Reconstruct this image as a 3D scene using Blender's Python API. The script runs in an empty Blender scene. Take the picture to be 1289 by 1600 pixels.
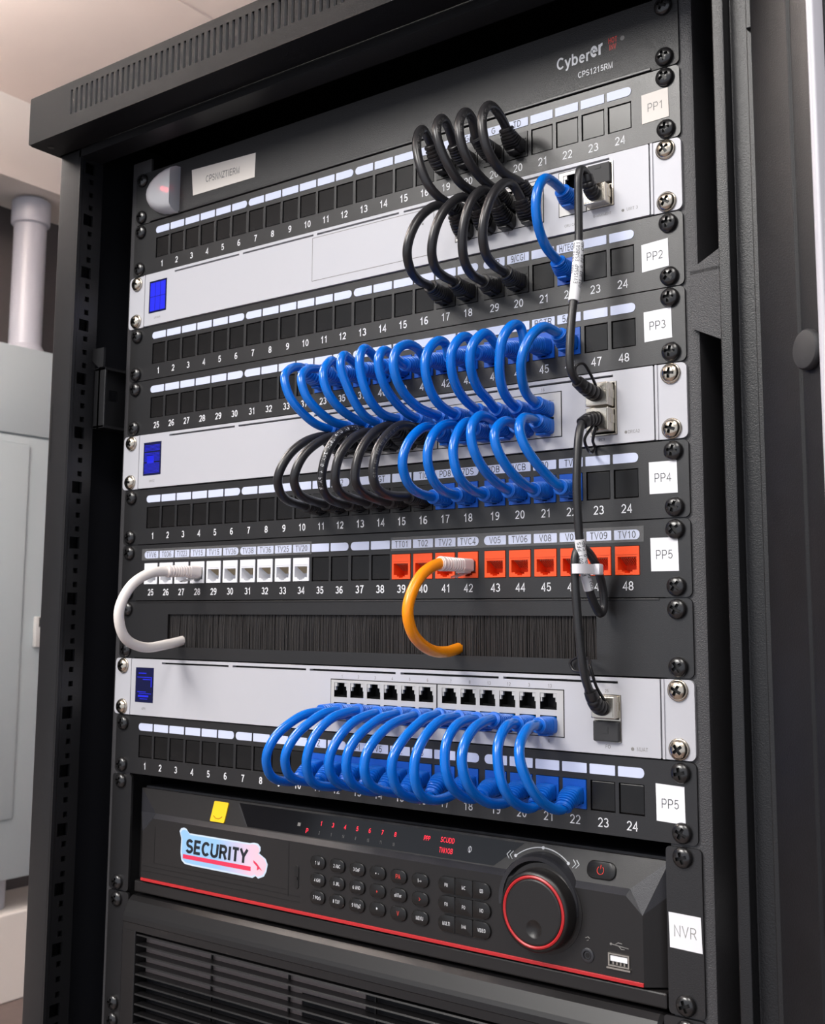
import bpy, bmesh, math, random
from mathutils import Vector, Matrix
random.seed(7)
S = bpy.context.scene
COL = S.collection
ZF = 1375.0                      # floor lies this many mm below the reference edge of the top panel
U = 44.45
def W(x, y, z): return Vector((x / 1000, y / 1000, (z + ZF) / 1000))

# ------------------------------------------------------------------ camera
cam_d = bpy.data.cameras.new('camera'); cam = bpy.data.objects.new('camera', cam_d); COL.objects.link(cam)
right = Vector((.80738148, .59000874, .00498406)); down = Vector((-.06874027, .10245, -.99236)); fwd = Vector((-.586012, .800871, .123273))
M4 = Matrix.Identity(4)
for i in range(3):
    M4[i][0] = right[i]; M4[i][1] = -down[i]; M4[i][2] = -fwd[i]
M4.translation = W(487.25, -592.45, -366.81)
cam.matrix_world = M4
cam_d.sensor_fit = 'HORIZONTAL'; cam_d.sensor_width = 36.0
cam_d.lens = 1756.84 / 1289 * 36
cam_d.shift_x = (644.5 - 653.46) / 1289; cam_d.shift_y = (745.24 - 800) / 1289
cam_d.clip_start = .02; cam_d.clip_end = 50
cam_d.dof.use_dof = True; cam_d.dof.focus_distance = .70; cam_d.dof.aperture_fstop = 32
S.camera = cam
# ------------------------------------------------------------------ light and exposure
S.view_settings.view_transform = 'Standard'; S.view_settings.look = 'None'
S.view_settings.gamma = 1; S.view_settings.use_curve_mapping = False
S.view_settings.exposure = 0.0
wd = bpy.data.worlds.new('world'); S.world = wd; wd.use_nodes = True
wd.node_tree.nodes['Background'].inputs[0].default_value = (.84, .89, 1.0, 1)
wd.node_tree.nodes['Background'].inputs[1].default_value = .82
def area(name, loc, rot, sx, sy, power, col=(1, .97, .93)):
    d = bpy.data.lights.new(name, 'AREA'); d.shape = 'RECTANGLE'; d.size = sx; d.size_y = sy; d.energy = power; d.color = col
    o = bpy.data.objects.new(name, d); COL.objects.link(o); o.location = loc; o.rotation_euler = rot; return o
CEIL = 1073
# x, y, width, length, power down, power up, drop below the ceiling
LAMPS = [(-600, -2060, 900, 1400, 84, 0, 0), (780, -1250, 580, 1180, 16, 0, 0), (-1520, -60, 580, 600, 30, 112, 200)]  # last lamp is added, unseen, to brighten ceiling and left wall
for lx, ly, lw, ll, lp, lu, dr in LAMPS:
    area('ceiling_lamp_light', W(lx, ly, CEIL - 42 - dr), (0, 0, 0), lw / 1000, ll / 1000, lp)
    if lu: area('added_ceiling_uplight', W(lx, ly, CEIL + 8 - dr), (math.pi, 0, 0), lw / 1000, ll / 1000, lu)  # added upward light for the ceiling

# ------------------------------------------------------------------ materials
def lin(c):
    c = c / 255
    return c / 12.92 if c <= .04045 else ((c + .055) / 1.055) ** 2.4
def rgb(r, g, b): return (lin(r), lin(g), lin(b), 1)
def mat(name, col, rough=.5, metal=0, spec=.5, noise=0, nscale=900, bump=0, bscale=2500, dust=0, dscale=170, emit=0, coat=0, trans=0, alpha=1, rvar=0, aniso=None):
    m = bpy.data.materials.new(name); m.use_nodes = True
    nt = m.node_tree; b = nt.nodes['Principled BSDF']
    b.inputs['Base Color'].default_value = col; b.inputs['Roughness'].default_value = rough; b.inputs['Metallic'].default_value = metal
    b.inputs['Specular IOR Level'].default_value = spec
    b.inputs['Coat Weight'].default_value = coat; b.inputs['Coat Roughness'].default_value = .15
    b.inputs['Transmission Weight'].default_value = trans; b.inputs['Alpha'].default_value = alpha
    if emit:
        b.inputs['Emission Color'].default_value = col; b.inputs['Emission Strength'].default_value = emit
    tc = nt.nodes.new('ShaderNodeTexCoord')
    src = None
    if noise:
        n = nt.nodes.new('ShaderNodeTexNoise'); n.inputs['Scale'].default_value = nscale; n.inputs['Detail'].default_value = 4
        nt.links.new(tc.outputs['Object'], n.inputs['Vector'])
        mp = nt.nodes.new('ShaderNodeMapRange'); mp.inputs[3].default_value = 1 - noise; mp.inputs[4].default_value = 1 + noise
        nt.links.new(n.outputs['Fac'], mp.inputs[0])
        mx = nt.nodes.new('ShaderNodeVectorMath'); mx.operation = 'SCALE'; mx.inputs[0].default_value = col[:3]
        nt.links.new(mp.outputs[0], mx.inputs['Scale']); src = mx.outputs[0]
    if dust:
        v = nt.nodes.new('ShaderNodeTexVoronoi'); v.inputs['Scale'].default_value = dscale
        nt.links.new(tc.outputs['Object'], v.inputs['Vector'])
        sep = nt.nodes.new('ShaderNodeSeparateColor'); nt.links.new(v.outputs['Color'], sep.inputs[0])
        th = nt.nodes.new('ShaderNodeMath'); th.operation = 'MULTIPLY_ADD'; th.inputs[1].default_value = .16; th.inputs[2].default_value = -.16 * (1 - dust)
        nt.links.new(sep.outputs[0], th.inputs[0])
        lt = nt.nodes.new('ShaderNodeMath'); lt.operation = 'LESS_THAN'
        nt.links.new(v.outputs['Distance'], lt.inputs[0]); nt.links.new(th.outputs[0], lt.inputs[1])
        mm = nt.nodes.new('ShaderNodeMix'); mm.data_type = 'RGBA'
        mm.inputs[6].default_value = col
        if src: nt.links.new(src, mm.inputs[6])
        mm.inputs[7].default_value = (.45, .44, .42, 1)
        nt.links.new(lt.outputs[0], mm.inputs[0]); src = mm.outputs[2]
    if src: nt.links.new(src, b.inputs['Base Color'])
    if bump:
        n2 = nt.nodes.new('ShaderNodeTexNoise'); n2.inputs['Scale'].default_value = bscale; n2.inputs['Detail'].default_value = 2
        nt.links.new(tc.outputs['Object'], n2.inputs['Vector'])
        bp = nt.nodes.new('ShaderNodeBump'); bp.inputs['Strength'].default_value = bump; bp.inputs['Distance'].default_value = .0003
        nt.links.new(n2.outputs['Fac'], bp.inputs['Height']); nt.links.new(bp.outputs[0], b.inputs['Normal'])
    if rvar:
        n3 = nt.nodes.new('ShaderNodeTexNoise'); n3.inputs['Scale'].default_value = 30
        nt.links.new(tc.outputs['Object'], n3.inputs['Vector'])
        m3 = nt.nodes.new('ShaderNodeMapRange'); m3.inputs[3].default_value = rough - rvar; m3.inputs[4].default_value = rough + rvar
        nt.links.new(n3.outputs['Fac'], m3.inputs[0]); nt.links.new(m3.outputs[0], b.inputs['Roughness'])
    return m
POWDER = mat('black_powder_coat', rgb(24, 24, 26), .38, bump=.5, bscale=1500, dust=.03, dscale=140)
POWDERC = mat('charcoal_powder_coat', rgb(20, 20, 22), .55, spec=.12, bump=.6, bscale=1800, dust=.02, dscale=200)
DOORM = mat('dusty_black_powder_coat', rgb(22, 22, 25), .45, spec=.3, noise=.35, nscale=60, bump=.4, bscale=1500, dust=.16, dscale=260)
INNER = mat('rack_inner_black', rgb(16, 17, 24), .6)
RAILM = mat('grained_rail_coat', rgb(66, 65, 67), .42, bump=1.0, bscale=1500)
PANEL = mat('satin_black_panel', rgb(27, 26, 27), .36, spec=.7, bump=.3, bscale=2200, dust=.012, dscale=230, rvar=.05)
PANELG = mat('grained_black_panel', rgb(28, 27, 28), .42, spec=.6, bump=.9, bscale=1600)
BLANK = mat('black_plastic_insert', rgb(23, 22, 22), .26, spec=.35, rvar=.06, noise=.3, nscale=120)
SILVER = mat('silver_paint', rgb(192, 192, 198), .45, spec=.3, metal=.12, bump=.15, bscale=4000)
PORTMETAL = mat('port_block_metal', rgb(196, 194, 192), .4, metal=.25)
NICKEL = mat('nickel_screw', rgb(206, 196, 180), .24, metal=1)
DARKSCREW = mat('black_oxide_screw', rgb(30, 29, 30), .25, spec=.7)
RECESS = mat('screw_recess', rgb(14, 13, 13), .5)
BLUE = mat('blue_pvc', rgb(0, 108, 208), .24, spec=.5, coat=.15, bump=.06, bscale=900)
BLUEBOOT = mat('blue_boot_plastic', rgb(0, 98, 198), .36)
BLUEJACK = mat('blue_jack_plastic', rgb(4, 84, 184), .38)
BLACKCORD = mat('black_pvc', rgb(42, 41, 43), .30, spec=.5, bump=.08, bscale=900)
BLACKBOOT = mat('black_boot_plastic', rgb(32, 31, 33), .36)
GREYCORD = mat('charcoal_cable_pvc', rgb(44, 44, 46), .36, bump=.1, bscale=1200)
WHITECORD = mat('white_pvc', rgb(236, 229, 224), .4)
ORANGE = mat('orange_pvc', rgb(255, 150, 4), .34, coat=.15)
WHITEJACK = mat('white_jack_plastic', rgb(232, 233, 238), .4)
ORANGEJACK = mat('orange_jack_plastic', rgb(244, 84, 32), .38)
BLACKJACK = mat('black_jack_plastic', rgb(24, 24, 25), .4)
PIN = mat('gold_contact', rgb(190, 172, 140), .35, metal=.8)
TAB = mat('label_strip_paper', rgb(205, 212, 236), .45)
PAPER = mat('white_sticker', rgb(238, 238, 242), .55)
CREAM = mat('cream_sticker', rgb(226, 219, 212), .55)
PRINTW = mat('white_print', rgb(225, 226, 230), .5)
PRINTD = mat('dark_print', rgb(36, 38, 44), .6)
PRINTG = mat('grey_print', rgb(126, 124, 122), .6)
PRINTR = mat('red_print', rgb(226, 62, 52), .5)
LEDRED = mat('red_led', rgb(255, 40, 62), .4, emit=1.4)
LEDDIM = mat('grey_indicator', rgb(120, 118, 116), .5)
SCREEN = mat('screen_glass', rgb(22, 26, 66), .12)
SCREENLIT = mat('screen_blue_glow', rgb(34, 40, 200), .2, emit=.42)
STEEL = mat('connector_steel', rgb(205, 198, 186), .26, metal=1, bump=.1)
CLEAR = mat('clear_plastic', (.92, .93, .95, 1), .12, trans=.85, alpha=.75)
CLEARP = mat('frosted_clear_boot', rgb(250, 240, 236), .25, trans=0, alpha=.78)
TAPE = mat('clear_tape', rgb(220, 220, 220), .3, alpha=.06)
FROST = mat('frosted_cover', rgb(240, 240, 246), .35, trans=.1, alpha=.58)
GLOSS = mat('gloss_black', rgb(14, 14, 17), .10)
NVRM = mat('recorder_black_plastic', rgb(31, 29, 29), .36, bump=.2, bscale=3000, dust=.01, dscale=240)
NVRF = mat('recorder_facet_plastic', rgb(48, 48, 52), .32, bump=.5, bscale=2500)
BUTTON = mat('rubber_button', rgb(21, 20, 20), .36)
RED = mat('red_trim', rgb(186, 38, 42), .35)
YELLOW = mat('yellow_tag_plastic', rgb(238, 196, 20), .42)
STKBLUE = mat('sticker_sky_blue', rgb(150, 196, 236), .4)
_g = STKBLUE.node_tree; _t = _g.nodes.new('ShaderNodeTexCoord'); _s = _g.nodes.new('ShaderNodeSeparateXYZ'); _r = _g.nodes.new('ShaderNodeMapRange'); _x = _g.nodes.new('ShaderNodeMix'); _x.data_type = 'RGBA'
_g.links.new(_t.outputs['Object'], _s.inputs[0]); _g.links.new(_s.outputs[0], _r.inputs[0]); _r.inputs[1].default_value = -.125; _r.inputs[2].default_value = -.085
_x.inputs[6].default_value = rgb(150, 196, 236); _x.inputs[7].default_value = rgb(240, 198, 214); _g.links.new(_r.outputs[0], _x.inputs[0]); _g.links.new(_x.outputs[2], _g.nodes['Principled BSDF'].inputs['Base Color'])   # two-tone print
STKPINK = mat('sticker_pink', rgb(240, 200, 216), .4)
STKWHITE = mat('sticker_white_edge', rgb(206, 222, 240), .4)
STKRED = mat('sticker_red', rgb(226, 52, 88), .4)
STKBLACK = mat('sticker_black', rgb(26, 32, 40), .4)
BRISTLE = mat('dark_bristles', rgb(50, 47, 46), .42, noise=.3, nscale=600)
TIE = mat('white_nylon_tie', rgb(232, 230, 236), .4)
GRILLE = mat('grille_black', rgb(24, 23, 24), .36, dust=.02, dscale=260)
GRILLELIT = mat('lit_grille_back_metal', rgb(150, 138, 136), .42)  # paler tone paints the lit part of the plate behind the slats
RUBBER = mat('black_rubber', rgb(46, 46, 48), .6)
SMOKED = mat('smoked_glass', rgb(20, 20, 24), .06, trans=.25, alpha=.92)
CEILM = mat('ceiling_paint', rgb(236, 220, 212), .8, noise=.03, nscale=6)
BEAMM = mat('beam_paint', rgb(218, 210, 204), .7)
WALLD = mat('dark_grey_wall', rgb(70, 66, 67), .7, noise=.08, nscale=5)
WALLL = mat('pale_wall', rgb(206, 200, 196), .8)
FLOORM = mat('brown_floor', rgb(96, 82, 78), .5, noise=.2, nscale=40)
PIPEM = mat('white_pipe_plastic', rgb(172, 173, 182), .35)
CABM = mat('grey_green_cabinet_paint', rgb(178, 188, 192), .45)
SLOTEDGE = mat('pale_slot_edge', rgb(150, 150, 152), .35, metal=.6)
LIPLIGHT = mat('lip_highlight_paint', rgb(196, 194, 202), .35)  # bright reflection on the door lip, put into a pale colour
LAMPM = mat('lamp_diffuser', (1, .97, .92, 1), .5, emit=3.0)
LAMPF = mat('lamp_frame_white', rgb(230, 230, 230), .5)

# ------------------------------------------------------------------ mesh helpers (millimetres)
class MB:
    def __init__(s): s.bm = bmesh.new(); s.mi = 0
    def face(s, pts):
        try:
            f = s.bm.faces.new([s.bm.verts.new(p) for p in pts]); f.material_index = s.mi; return f
        except ValueError: return None
    def box(s, x0, x1, y0, y1, z0, z1, bev=0, seg=2):
        vs = [s.bm.verts.new((x, y, z)) for x in (x0, x1) for y in (y0, y1) for z in (z0, z1)]
        fs = [s.bm.faces.new([vs[i] for i in q]) for q in ((0, 1, 3, 2), (4, 6, 7, 5), (0, 4, 5, 1), (2, 3, 7, 6), (0, 2, 6, 4), (1, 5, 7, 3))]
        for f in fs: f.material_index = s.mi
        if bev:
            es = list({e for f in fs for e in f.edges})
            r = bmesh.ops.bevel(s.bm, geom=es, offset=bev, segments=seg, affect='EDGES', profile=.5)
            for f in r['faces']: f.material_index = s.mi
        return s
    def prism(s, poly, a0, a1, axis='y', bev=0, seg=2):
        """closed outline poly in the plane across axis, extruded from a0 to a1"""
        def P(p, a): return {'y': (p[0], a, p[1]), 'z': (p[0], p[1], a), 'x': (a, p[0], p[1])}[axis]
        n = len(poly)
        v0 = [s.bm.verts.new(P(p, a0)) for p in poly]; v1 = [s.bm.verts.new(P(p, a1)) for p in poly]
        fs = [s.bm.faces.new(v0), s.bm.faces.new(v1[::-1])]
        for i in range(n): fs.append(s.bm.faces.new([v0[i], v1[i], v1[(i + 1) % n], v0[(i + 1) % n]]))
        for f in fs: f.material_index = s.mi
        if bev:
            es = list(fs[0].edges)
            r = bmesh.ops.bevel(s.bm, geom=es, offset=bev, segments=seg, affect='EDGES', profile=.5)
            for f in r['faces']: f.material_index = s.mi
        return s
    def loft(s, rings, cap=True, closed=True):
        vr = [[s.bm.verts.new(p) for p in r] for r in rings]
        n = len(vr[0])
        for a, b in zip(vr, vr[1:]):
            for i in range(n if closed else n - 1):
                f = s.bm.faces.new([a[i], a[(i + 1) % n], b[(i + 1) % n], b[i]]); f.material_index = s.mi; f.smooth = True
        if cap:
            for r in (vr[0], vr[-1][::-1]):
                f = s.bm.faces.new(r); f.material_index = s.mi
        return s
    def lathe(s, prof, c, axis='y', seg=32, cap=True):
        """prof: (radius, distance along axis)"""
        rings = []
        for r, a in prof:
            ring = []
            for i in range(seg):
                t = 2 * math.pi * i / seg; u, v = r * math.cos(t), r * math.sin(t)
                ring.append({'y': (c[0] + u, c[1] + a, c[2] + v), 'z': (c[0] + u, c[1] + v, c[2] + a), 'x': (c[0] + a, c[1] + u, c[2] + v)}[axis])
            rings.append(ring)
        return s.loft(rings, cap)
    def tube(s, pts, r, seg=14, cap=True):
        return s.loft(sweep(pts, lambda t: [(r * math.cos(2 * math.pi * i / seg), r * math.sin(2 * math.pi * i / seg)) for i in range(seg)]), cap)
    def grid(s, xb, zb, hole, y0, y1, corner=0):
        """plate between y0 (front) and y1 on breakpoints, cells where hole(xm, zm) is true are left open"""
        xb = sorted(set(round(a, 4) for a in xb)); zb = sorted(set(round(a, 4) for a in zb))
        sol = [[not hole((xb[i] + xb[i + 1]) / 2, (zb[j] + zb[j + 1]) / 2) for j in range(len(zb) - 1)] for i in range(len(xb) - 1)]
        V = {}
        def v(i, j, k):
            if (i, j, k) not in V: V[i, j, k] = s.bm.verts.new((xb[i], (y0, y1)[k], zb[j]))
            return V[i, j, k]
        I, J = len(xb) - 1, len(zb) - 1
        def q(*a):
            f = s.bm.faces.new(a); f.material_index = s.mi
        for i in range(I):
            for j in range(J):
                if not sol[i][j]: continue
                q(v(i, j, 0), v(i + 1, j, 0), v(i + 1, j + 1, 0), v(i, j + 1, 0)); q(v(i, j, 1), v(i, j + 1, 1), v(i + 1, j + 1, 1), v(i + 1, j, 1))
                if i == 0 or not sol[i - 1][j]: q(v(i, j, 0), v(i, j + 1, 0), v(i, j + 1, 1), v(i, j, 1))
                if i == I - 1 or not sol[i + 1][j]: q(v(i + 1, j, 0), v(i + 1, j, 1), v(i + 1, j + 1, 1), v(i + 1, j + 1, 0))
                if j == 0 or not sol[i][j - 1]: q(v(i, j, 0), v(i, j, 1), v(i + 1, j, 1), v(i + 1, j, 0))
                if j == J - 1 or not sol[i][j + 1]: q(v(i, j + 1, 0), v(i + 1, j + 1, 0), v(i + 1, j + 1, 1), v(i, j + 1, 1))
        if corner:
            es = []
            for i in (0, I):
                for j in (0, J):
                    e = s.bm.edges.get((V[i, j, 0], V[i, j, 1]))
                    if e: es.append(e)
            bmesh.ops.bevel(s.bm, geom=es, offset=corner, segments=5, affect='EDGES', profile=.5)
        return s
    def text(s, string, x, z, size, y=-.06, align='C', wt=.13, sx=1.0, rot=0, shear=0):
        pts, faces, w = glyphs(string, wt)
        k = size; off = {'C': -w / 2, 'L': 0, 'R': -w}[align]
        ca, sa = math.cos(rot), math.sin(rot)
        vs = []
        for (px, pz, si) in pts:
            a, b = (px + off) * k * sx, pz * k
            a += b * shear
            vs.append(s.bm.verts.new((x + a * ca - b * sa, y - .02 * si, z + a * sa + b * ca)))      # crossing strokes lie on one another
        for f in faces:
            try:
                ff = s.bm.faces.new([vs[i] for i in f]); ff.material_index = s.mi
            except ValueError: pass
        return s
    def build(s, name, m, parent=None, smooth=None, loc=None, fix=True):
        if fix: bmesh.ops.recalc_face_normals(s.bm, faces=s.bm.faces)
        for v in s.bm.verts: v.co = v.co / 1000
        me = bpy.data.meshes.new(name); s.bm.to_mesh(me); s.bm.free()
        for mm in (m if isinstance(m, (list, tuple)) else [m]): me.materials.append(mm)
        if smooth is not None:
            for p in me.polygons: p.use_smooth = True
            try: me.set_sharp_from_angle(angle=math.radians(smooth))
            except Exception: pass
        o = bpy.data.objects.new(name, me); COL.objects.link(o)
        if parent: o.parent = parent
        if loc: o.location = loc
        return o
def _arc(cx, cy, rx, ry, a0, a1, n=12): return [(cx + rx * math.cos(math.radians(a0 + (a1 - a0) * k / n)), cy + ry * math.sin(math.radians(a0 + (a1 - a0) * k / n))) for k in range(n + 1)]
def _o(cx, cy, rx, ry): return _arc(cx, cy, rx, ry, 0, 360, 20)
t_, b_ = .93, .07
FONT = {          # plain grotesque letterforms as centre lines, cap height 1: (advance, strokes)
 '0': (.6, [_o(.3, .5, .22, .43)]), '1': (.6, [[(.1, .72), (.22, .78), (.34, .93), (.34, 0)]]),
 '2': (.6, [_arc(.3, .68, .22, .25, 170, -38) + [(.09, .07), (.54, .07)]]),
 '3': (.6, [_arc(.28, .71, .2, .22, 155, -85) , _arc(.28, .29, .24, .22, 85, -155)]),
 '4': (.6, [[(.43, 0), (.43, .93), (.06, .29), (.58, .29)]]), '5': (.6, [[(.51, .93), (.16, .93), (.1, .49)] + _arc(.29, .34, .23, .27, 135, -155)]),
 '6': (.6, [_o(.3, .31, .22, .24), _arc(.36, .42, .28, .51, 192, 62)]), '7': (.6, [[(.06, .93), (.54, .93), (.34, .5), (.24, 0)]]),
 '8': (.6, [_o(.3, .71, .19, .22), _o(.3, .28, .23, .21)]), '9': (.6, [_o(.3, .69, .22, .24), _arc(.24, .58, .28, .51, 12, -118)]),
 'A': (.72, [[(.03, 0), (.36, .97), (.69, 0)], [(.14, .33), (.58, .33)]]), 'B': (.7, [[(.1, .5), (.42, .5)] + _arc(.42, .285, .2, .215, 90, -90, 8) + [(.1, .07), (.1, .93), (.4, .93)] + _arc(.4, .715, .18, .215, 90, -90, 8)]),
 'C': (.74, [_arc(.4, .5, .31, .43, 42, 318, 18)]), 'D': (.74, [[(.1, .07), (.1, .93), (.32, .93)] + _arc(.32, .5, .33, .43, 90, -90, 14) + [(.1, .07)]]),
 'E': (.66, [[(.6, .93), (.1, .93), (.1, .07), (.62, .07)], [(.1, .51), (.56, .51)]]), 'F': (.6, [[(.58, .93), (.1, .93), (.1, 0)], [(.1, .5), (.52, .5)]]),
 'G': (.78, [_arc(.4, .5, .31, .43, 45, 330, 18) + [(.68, .46), (.42, .46)]]), 'H': (.74, [[(.1, 0), (.1, 1)], [(.64, 0), (.64, 1)], [(.1, .52), (.64, .52)]]),
 'I': (.28, [[(.14, 0), (.14, 1)]]), 'J': (.52, [[(.42, 1), (.42, .3)] + _arc(.24, .28, .18, .21, 0, -180, 10)]), 'K': (.7, [[(.1, 0), (.1, 1)], [(.62, .98), (.1, .42)], [(.28, .58), (.66, .02)]]),
 'L': (.56, [[(.1, 1), (.1, .07), (.54, .07)]]), 'M': (.84, [[(.1, 0), (.1, .96), (.42, .06), (.74, .96), (.74, 0)]]), 'N': (.74, [[(.1, 0), (.1, .96), (.64, .04), (.64, 1)]]),
 'O': (.78, [_o(.39, .5, .31, .43)]), 'P': (.66, [[(.1, 0), (.1, .93), (.4, .93)] + _arc(.4, .68, .2, .25, 90, -90, 10) + [(.1, .43)]]), 'Q': (.78, [_o(.39, .5, .31, .43), [(.46, .24), (.7, .0)]]),
 'R': (.72, [[(.1, 0), (.1, .93), (.4, .93)] + _arc(.4, .705, .2, .225, 90, -90, 10) + [(.1, .48)], [(.4, .48), (.65, 0)]]), 'S': (.68, [_arc(.33, .715, .23, .215, 25, 250, 12) + _arc(.34, .285, .26, .215, 70, -160, 12)]),
 'T': (.62, [[(.03, .93), (.59, .93)], [(.31, .93), (.31, 0)]]), 'U': (.74, [[(.1, 1), (.1, .34)] + _arc(.37, .34, .27, .27, 180, 360, 14) + [(.64, 1)]]), 'V': (.68, [[(.04, 1), (.34, .05), (.64, 1)]]),
 'W': (.96, [[(.04, 1), (.26, .06), (.48, .94), (.7, .06), (.92, 1)]]), 'X': (.68, [[(.05, 0), (.63, 1)], [(.05, 1), (.63, 0)]]), 'Y': (.68, [[(.04, 1), (.34, .46), (.64, 1)], [(.34, .46), (.34, 0)]]), 'Z': (.64, [[(.06, .93), (.58, .93), (.06, .07), (.6, .07)]]),
 'y': (.56, [[(.04, .72), (.28, .06)], [(.52, .72), (.24, -.12), (.17, -.2), (.06, -.2)]]), 'b': (.62, [[(.1, 0), (.1, 1)], _o(.32, .36, .22, .3)]), 'e': (.6, [[(.1, .38), (.51, .38)] + _arc(.305, .36, .21, .3, 4, 318, 18)]), 'r': (.4, [[(.1, 0), (.1, .72)], _arc(.32, .42, .22, .26, 180, 78, 8)]),
 '/': (.36, [[(.02, -.04), (.34, 1.02)]]), '-': (.4, [[(.05, .38), (.35, .38)]]), '.': (.26, [[(.06, .07), (.2, .07)]]), '>': (.6, [[(.1, .8), (.5, .45), (.1, .1)]]), '+': (.6, [[(.06, .42), (.54, .42)], [(.3, .16), (.3, .68)]]), '*': (.5, [[(.25, .4), (.25, .95)], [(.02, .54), (.48, .82)], [(.02, .82), (.48, .54)]]),
 ' ': (.34, [])}
_G = {}
def glyphs(string, wt=.13):
    """flat mesh of a string, cap height 1, cached: points, faces, left + right extent"""
    key = (string, wt)
    if key in _G: return _G[key]
    if any(c not in FONT for c in string): string = ''.join(c if c in FONT else c.upper() for c in string)
    pts, faces, x = [], [], 0
    for ch in string:
        if ch not in FONT: continue
        adv, strokes = FONT[ch]
        for si, s in enumerate(strokes):
            n = len(s); closed = n > 4 and abs(s[0][0] - s[-1][0]) + abs(s[0][1] - s[-1][1]) < 1e-6
            if closed: s = s[:-1]; n -= 1
            o = len(pts)
            for i in range(n):
                a = s[i - 1] if (i or closed) else None; b = s[i]; c = s[(i + 1) % n] if (i < n - 1 or closed) else None
                d = []
                for p, q in ((a, b), (b, c)):
                    if p and q:
                        l = math.hypot(q[0] - p[0], q[1] - p[1]) or 1; d.append((-(q[1] - p[1]) / l, (q[0] - p[0]) / l))
                if len(d) == 2:
                    mx, my = d[0][0] + d[1][0], d[0][1] + d[1][1]; l = math.hypot(mx, my) or 1; mx /= l; my /= l
                    k = 1 / max(.45, mx * d[0][0] + my * d[0][1]); nx_, ny_ = mx * k, my * k
                else: nx_, ny_ = d[0]
                pts.append((x + b[0] + nx_ * wt / 2, b[1] + ny_ * wt / 2, si)); pts.append((x + b[0] - nx_ * wt / 2, b[1] - ny_ * wt / 2, si))
            for i in range(n if closed else n - 1):
                k, l = o + 2 * i, o + 2 * ((i + 1) % n); faces.append((k, l, l + 1, k + 1))
        x += adv + .09
    w = max(p[0] for p in pts) + min(p[0] for p in pts) if pts else 0
    _G[key] = (pts, faces, w); return _G[key]
def fil(poly, r, n=4):
    """outline with every corner rounded"""
    out = []; N = len(poly)
    for i in range(N):
        a, b, c = Vector(poly[i - 1]), Vector(poly[i]), Vector(poly[(i + 1) % N])
        u, v = (a - b), (c - b); q = min(r, u.length * .45, v.length * .45); p0, p1 = b + u.normalized() * q, b + v.normalized() * q
        for k in range(n + 1):
            t = k / n; out.append(tuple(p0 * (1 - t) ** 2 + b * 2 * t * (1 - t) + p1 * t * t))
    return out
def catmull(P, n=8):
    P = [Vector(p) for p in P]
    Q = [P[0] * 2 - P[1]] + P + [P[-1] * 2 - P[-2]]
    out = []
    for i in range(1, len(Q) - 2):
        a, b, c, d = Q[i - 1], Q[i], Q[i + 1], Q[i + 2]
        # centripetal form keeps tight loops from overshooting
        t0 = 0; t1 = t0 + max((b - a).length, 1e-4) ** .5; t2 = t1 + max((c - b).length, 1e-4) ** .5; t3 = t2 + max((d - c).length, 1e-4) ** .5
        for k in range(n):
            t = t1 + (t2 - t1) * k / n
            A1 = a * ((t1 - t) / (t1 - t0)) + b * ((t - t0) / (t1 - t0)); A2 = b * ((t2 - t) / (t2 - t1)) + c * ((t - t1) / (t2 - t1)); A3 = c * ((t3 - t) / (t3 - t2)) + d * ((t - t2) / (t3 - t2))
            B1 = A1 * ((t2 - t) / (t2 - t0)) + A2 * ((t - t0) / (t2 - t0)); B2 = A2 * ((t3 - t) / (t3 - t1)) + A3 * ((t - t1) / (t3 - t1))
            out.append(B1 * ((t2 - t) / (t2 - t1)) + B2 * ((t - t1) / (t2 - t1)))
    out.append(P[-1])
    return out
def relax(P, k=2):
    for _ in range(k):
        P = [P[0], P[1]] + [(P[i - 1] + P[i] * 2 + P[i + 1]) / 4 for i in range(2, len(P) - 2)] + [P[-2], P[-1]]
    return P
def sweep(pts, sec, side=(1, 0, 0)):
    """rings of cross-section sec(t) carried along pts, first axis kept near side"""
    pts = [Vector(p) for p in pts]; n = len(pts); rings = []
    u = Vector(side)
    for i in range(n):
        t = (pts[min(i + 1, n - 1)] - pts[max(i - 1, 0)]).normalized()
        u = (u - t * u.dot(t)).normalized(); v = t.cross(u)
        rings.append([pts[i] + u * a + v * b for a, b in sec(i / (n - 1))])
    return rings
def tag(o, label, cat, group=None, kind=None):
    if label: o['label'] = label
    if cat: o['category'] = cat
    if group: o['group'] = group
    if kind: o['kind'] = kind
    return o
def thing(name, label, cat, loc=(0, 0, 0), group=None, kind=None):
    o = bpy.data.objects.new(name, None); COL.objects.link(o); o.location = W(*loc); o.empty_display_size = .01
    return tag(o, label, cat, group, kind)
def structure(name, mb, m, label, cat='structure', smooth=None):
    o = mb.build(name, m, smooth=smooth); o.location = W(0, 0, 0); return tag(o, label, cat, kind='structure')
def clone(o, parent, loc=None, roty=None):
    c = o.copy(); COL.objects.link(c); c.parent = parent
    if loc is not None: c.location = Vector(loc) / 1000
    if roty is not None: c.rotation_euler = (0, roty, 0)
    return c
def rrect(x0, x1, z0, z1, r, n=5, rl=None, rr=None):
    """rounded rectangle outline; rl / rr override the radius at the left / right end"""
    rl = r if rl is None else rl; rr = r if rr is None else rr
    P = []
    for cx, cz, a0, q in ((x1, z1, 0, rr), (x0, z1, 90, rl), (x0, z0, 180, rl), (x1, z0, 270, rr)):
        sx = -1 if cx == x1 else 1; sz = -1 if cz == z1 else 1
        q = max(q, .001)
        for k in range(n + 1):
            a = math.radians(a0 + 90 * k / n); P.append((cx + sx * q + q * math.cos(a), cz + sz * q + q * math.sin(a)))
    return P
OFF = {}
def root(name, label, cat, L, group=None):
    o = thing(name, label, cat, L, group); OFF[o.name] = Vector(L); return o
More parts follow.
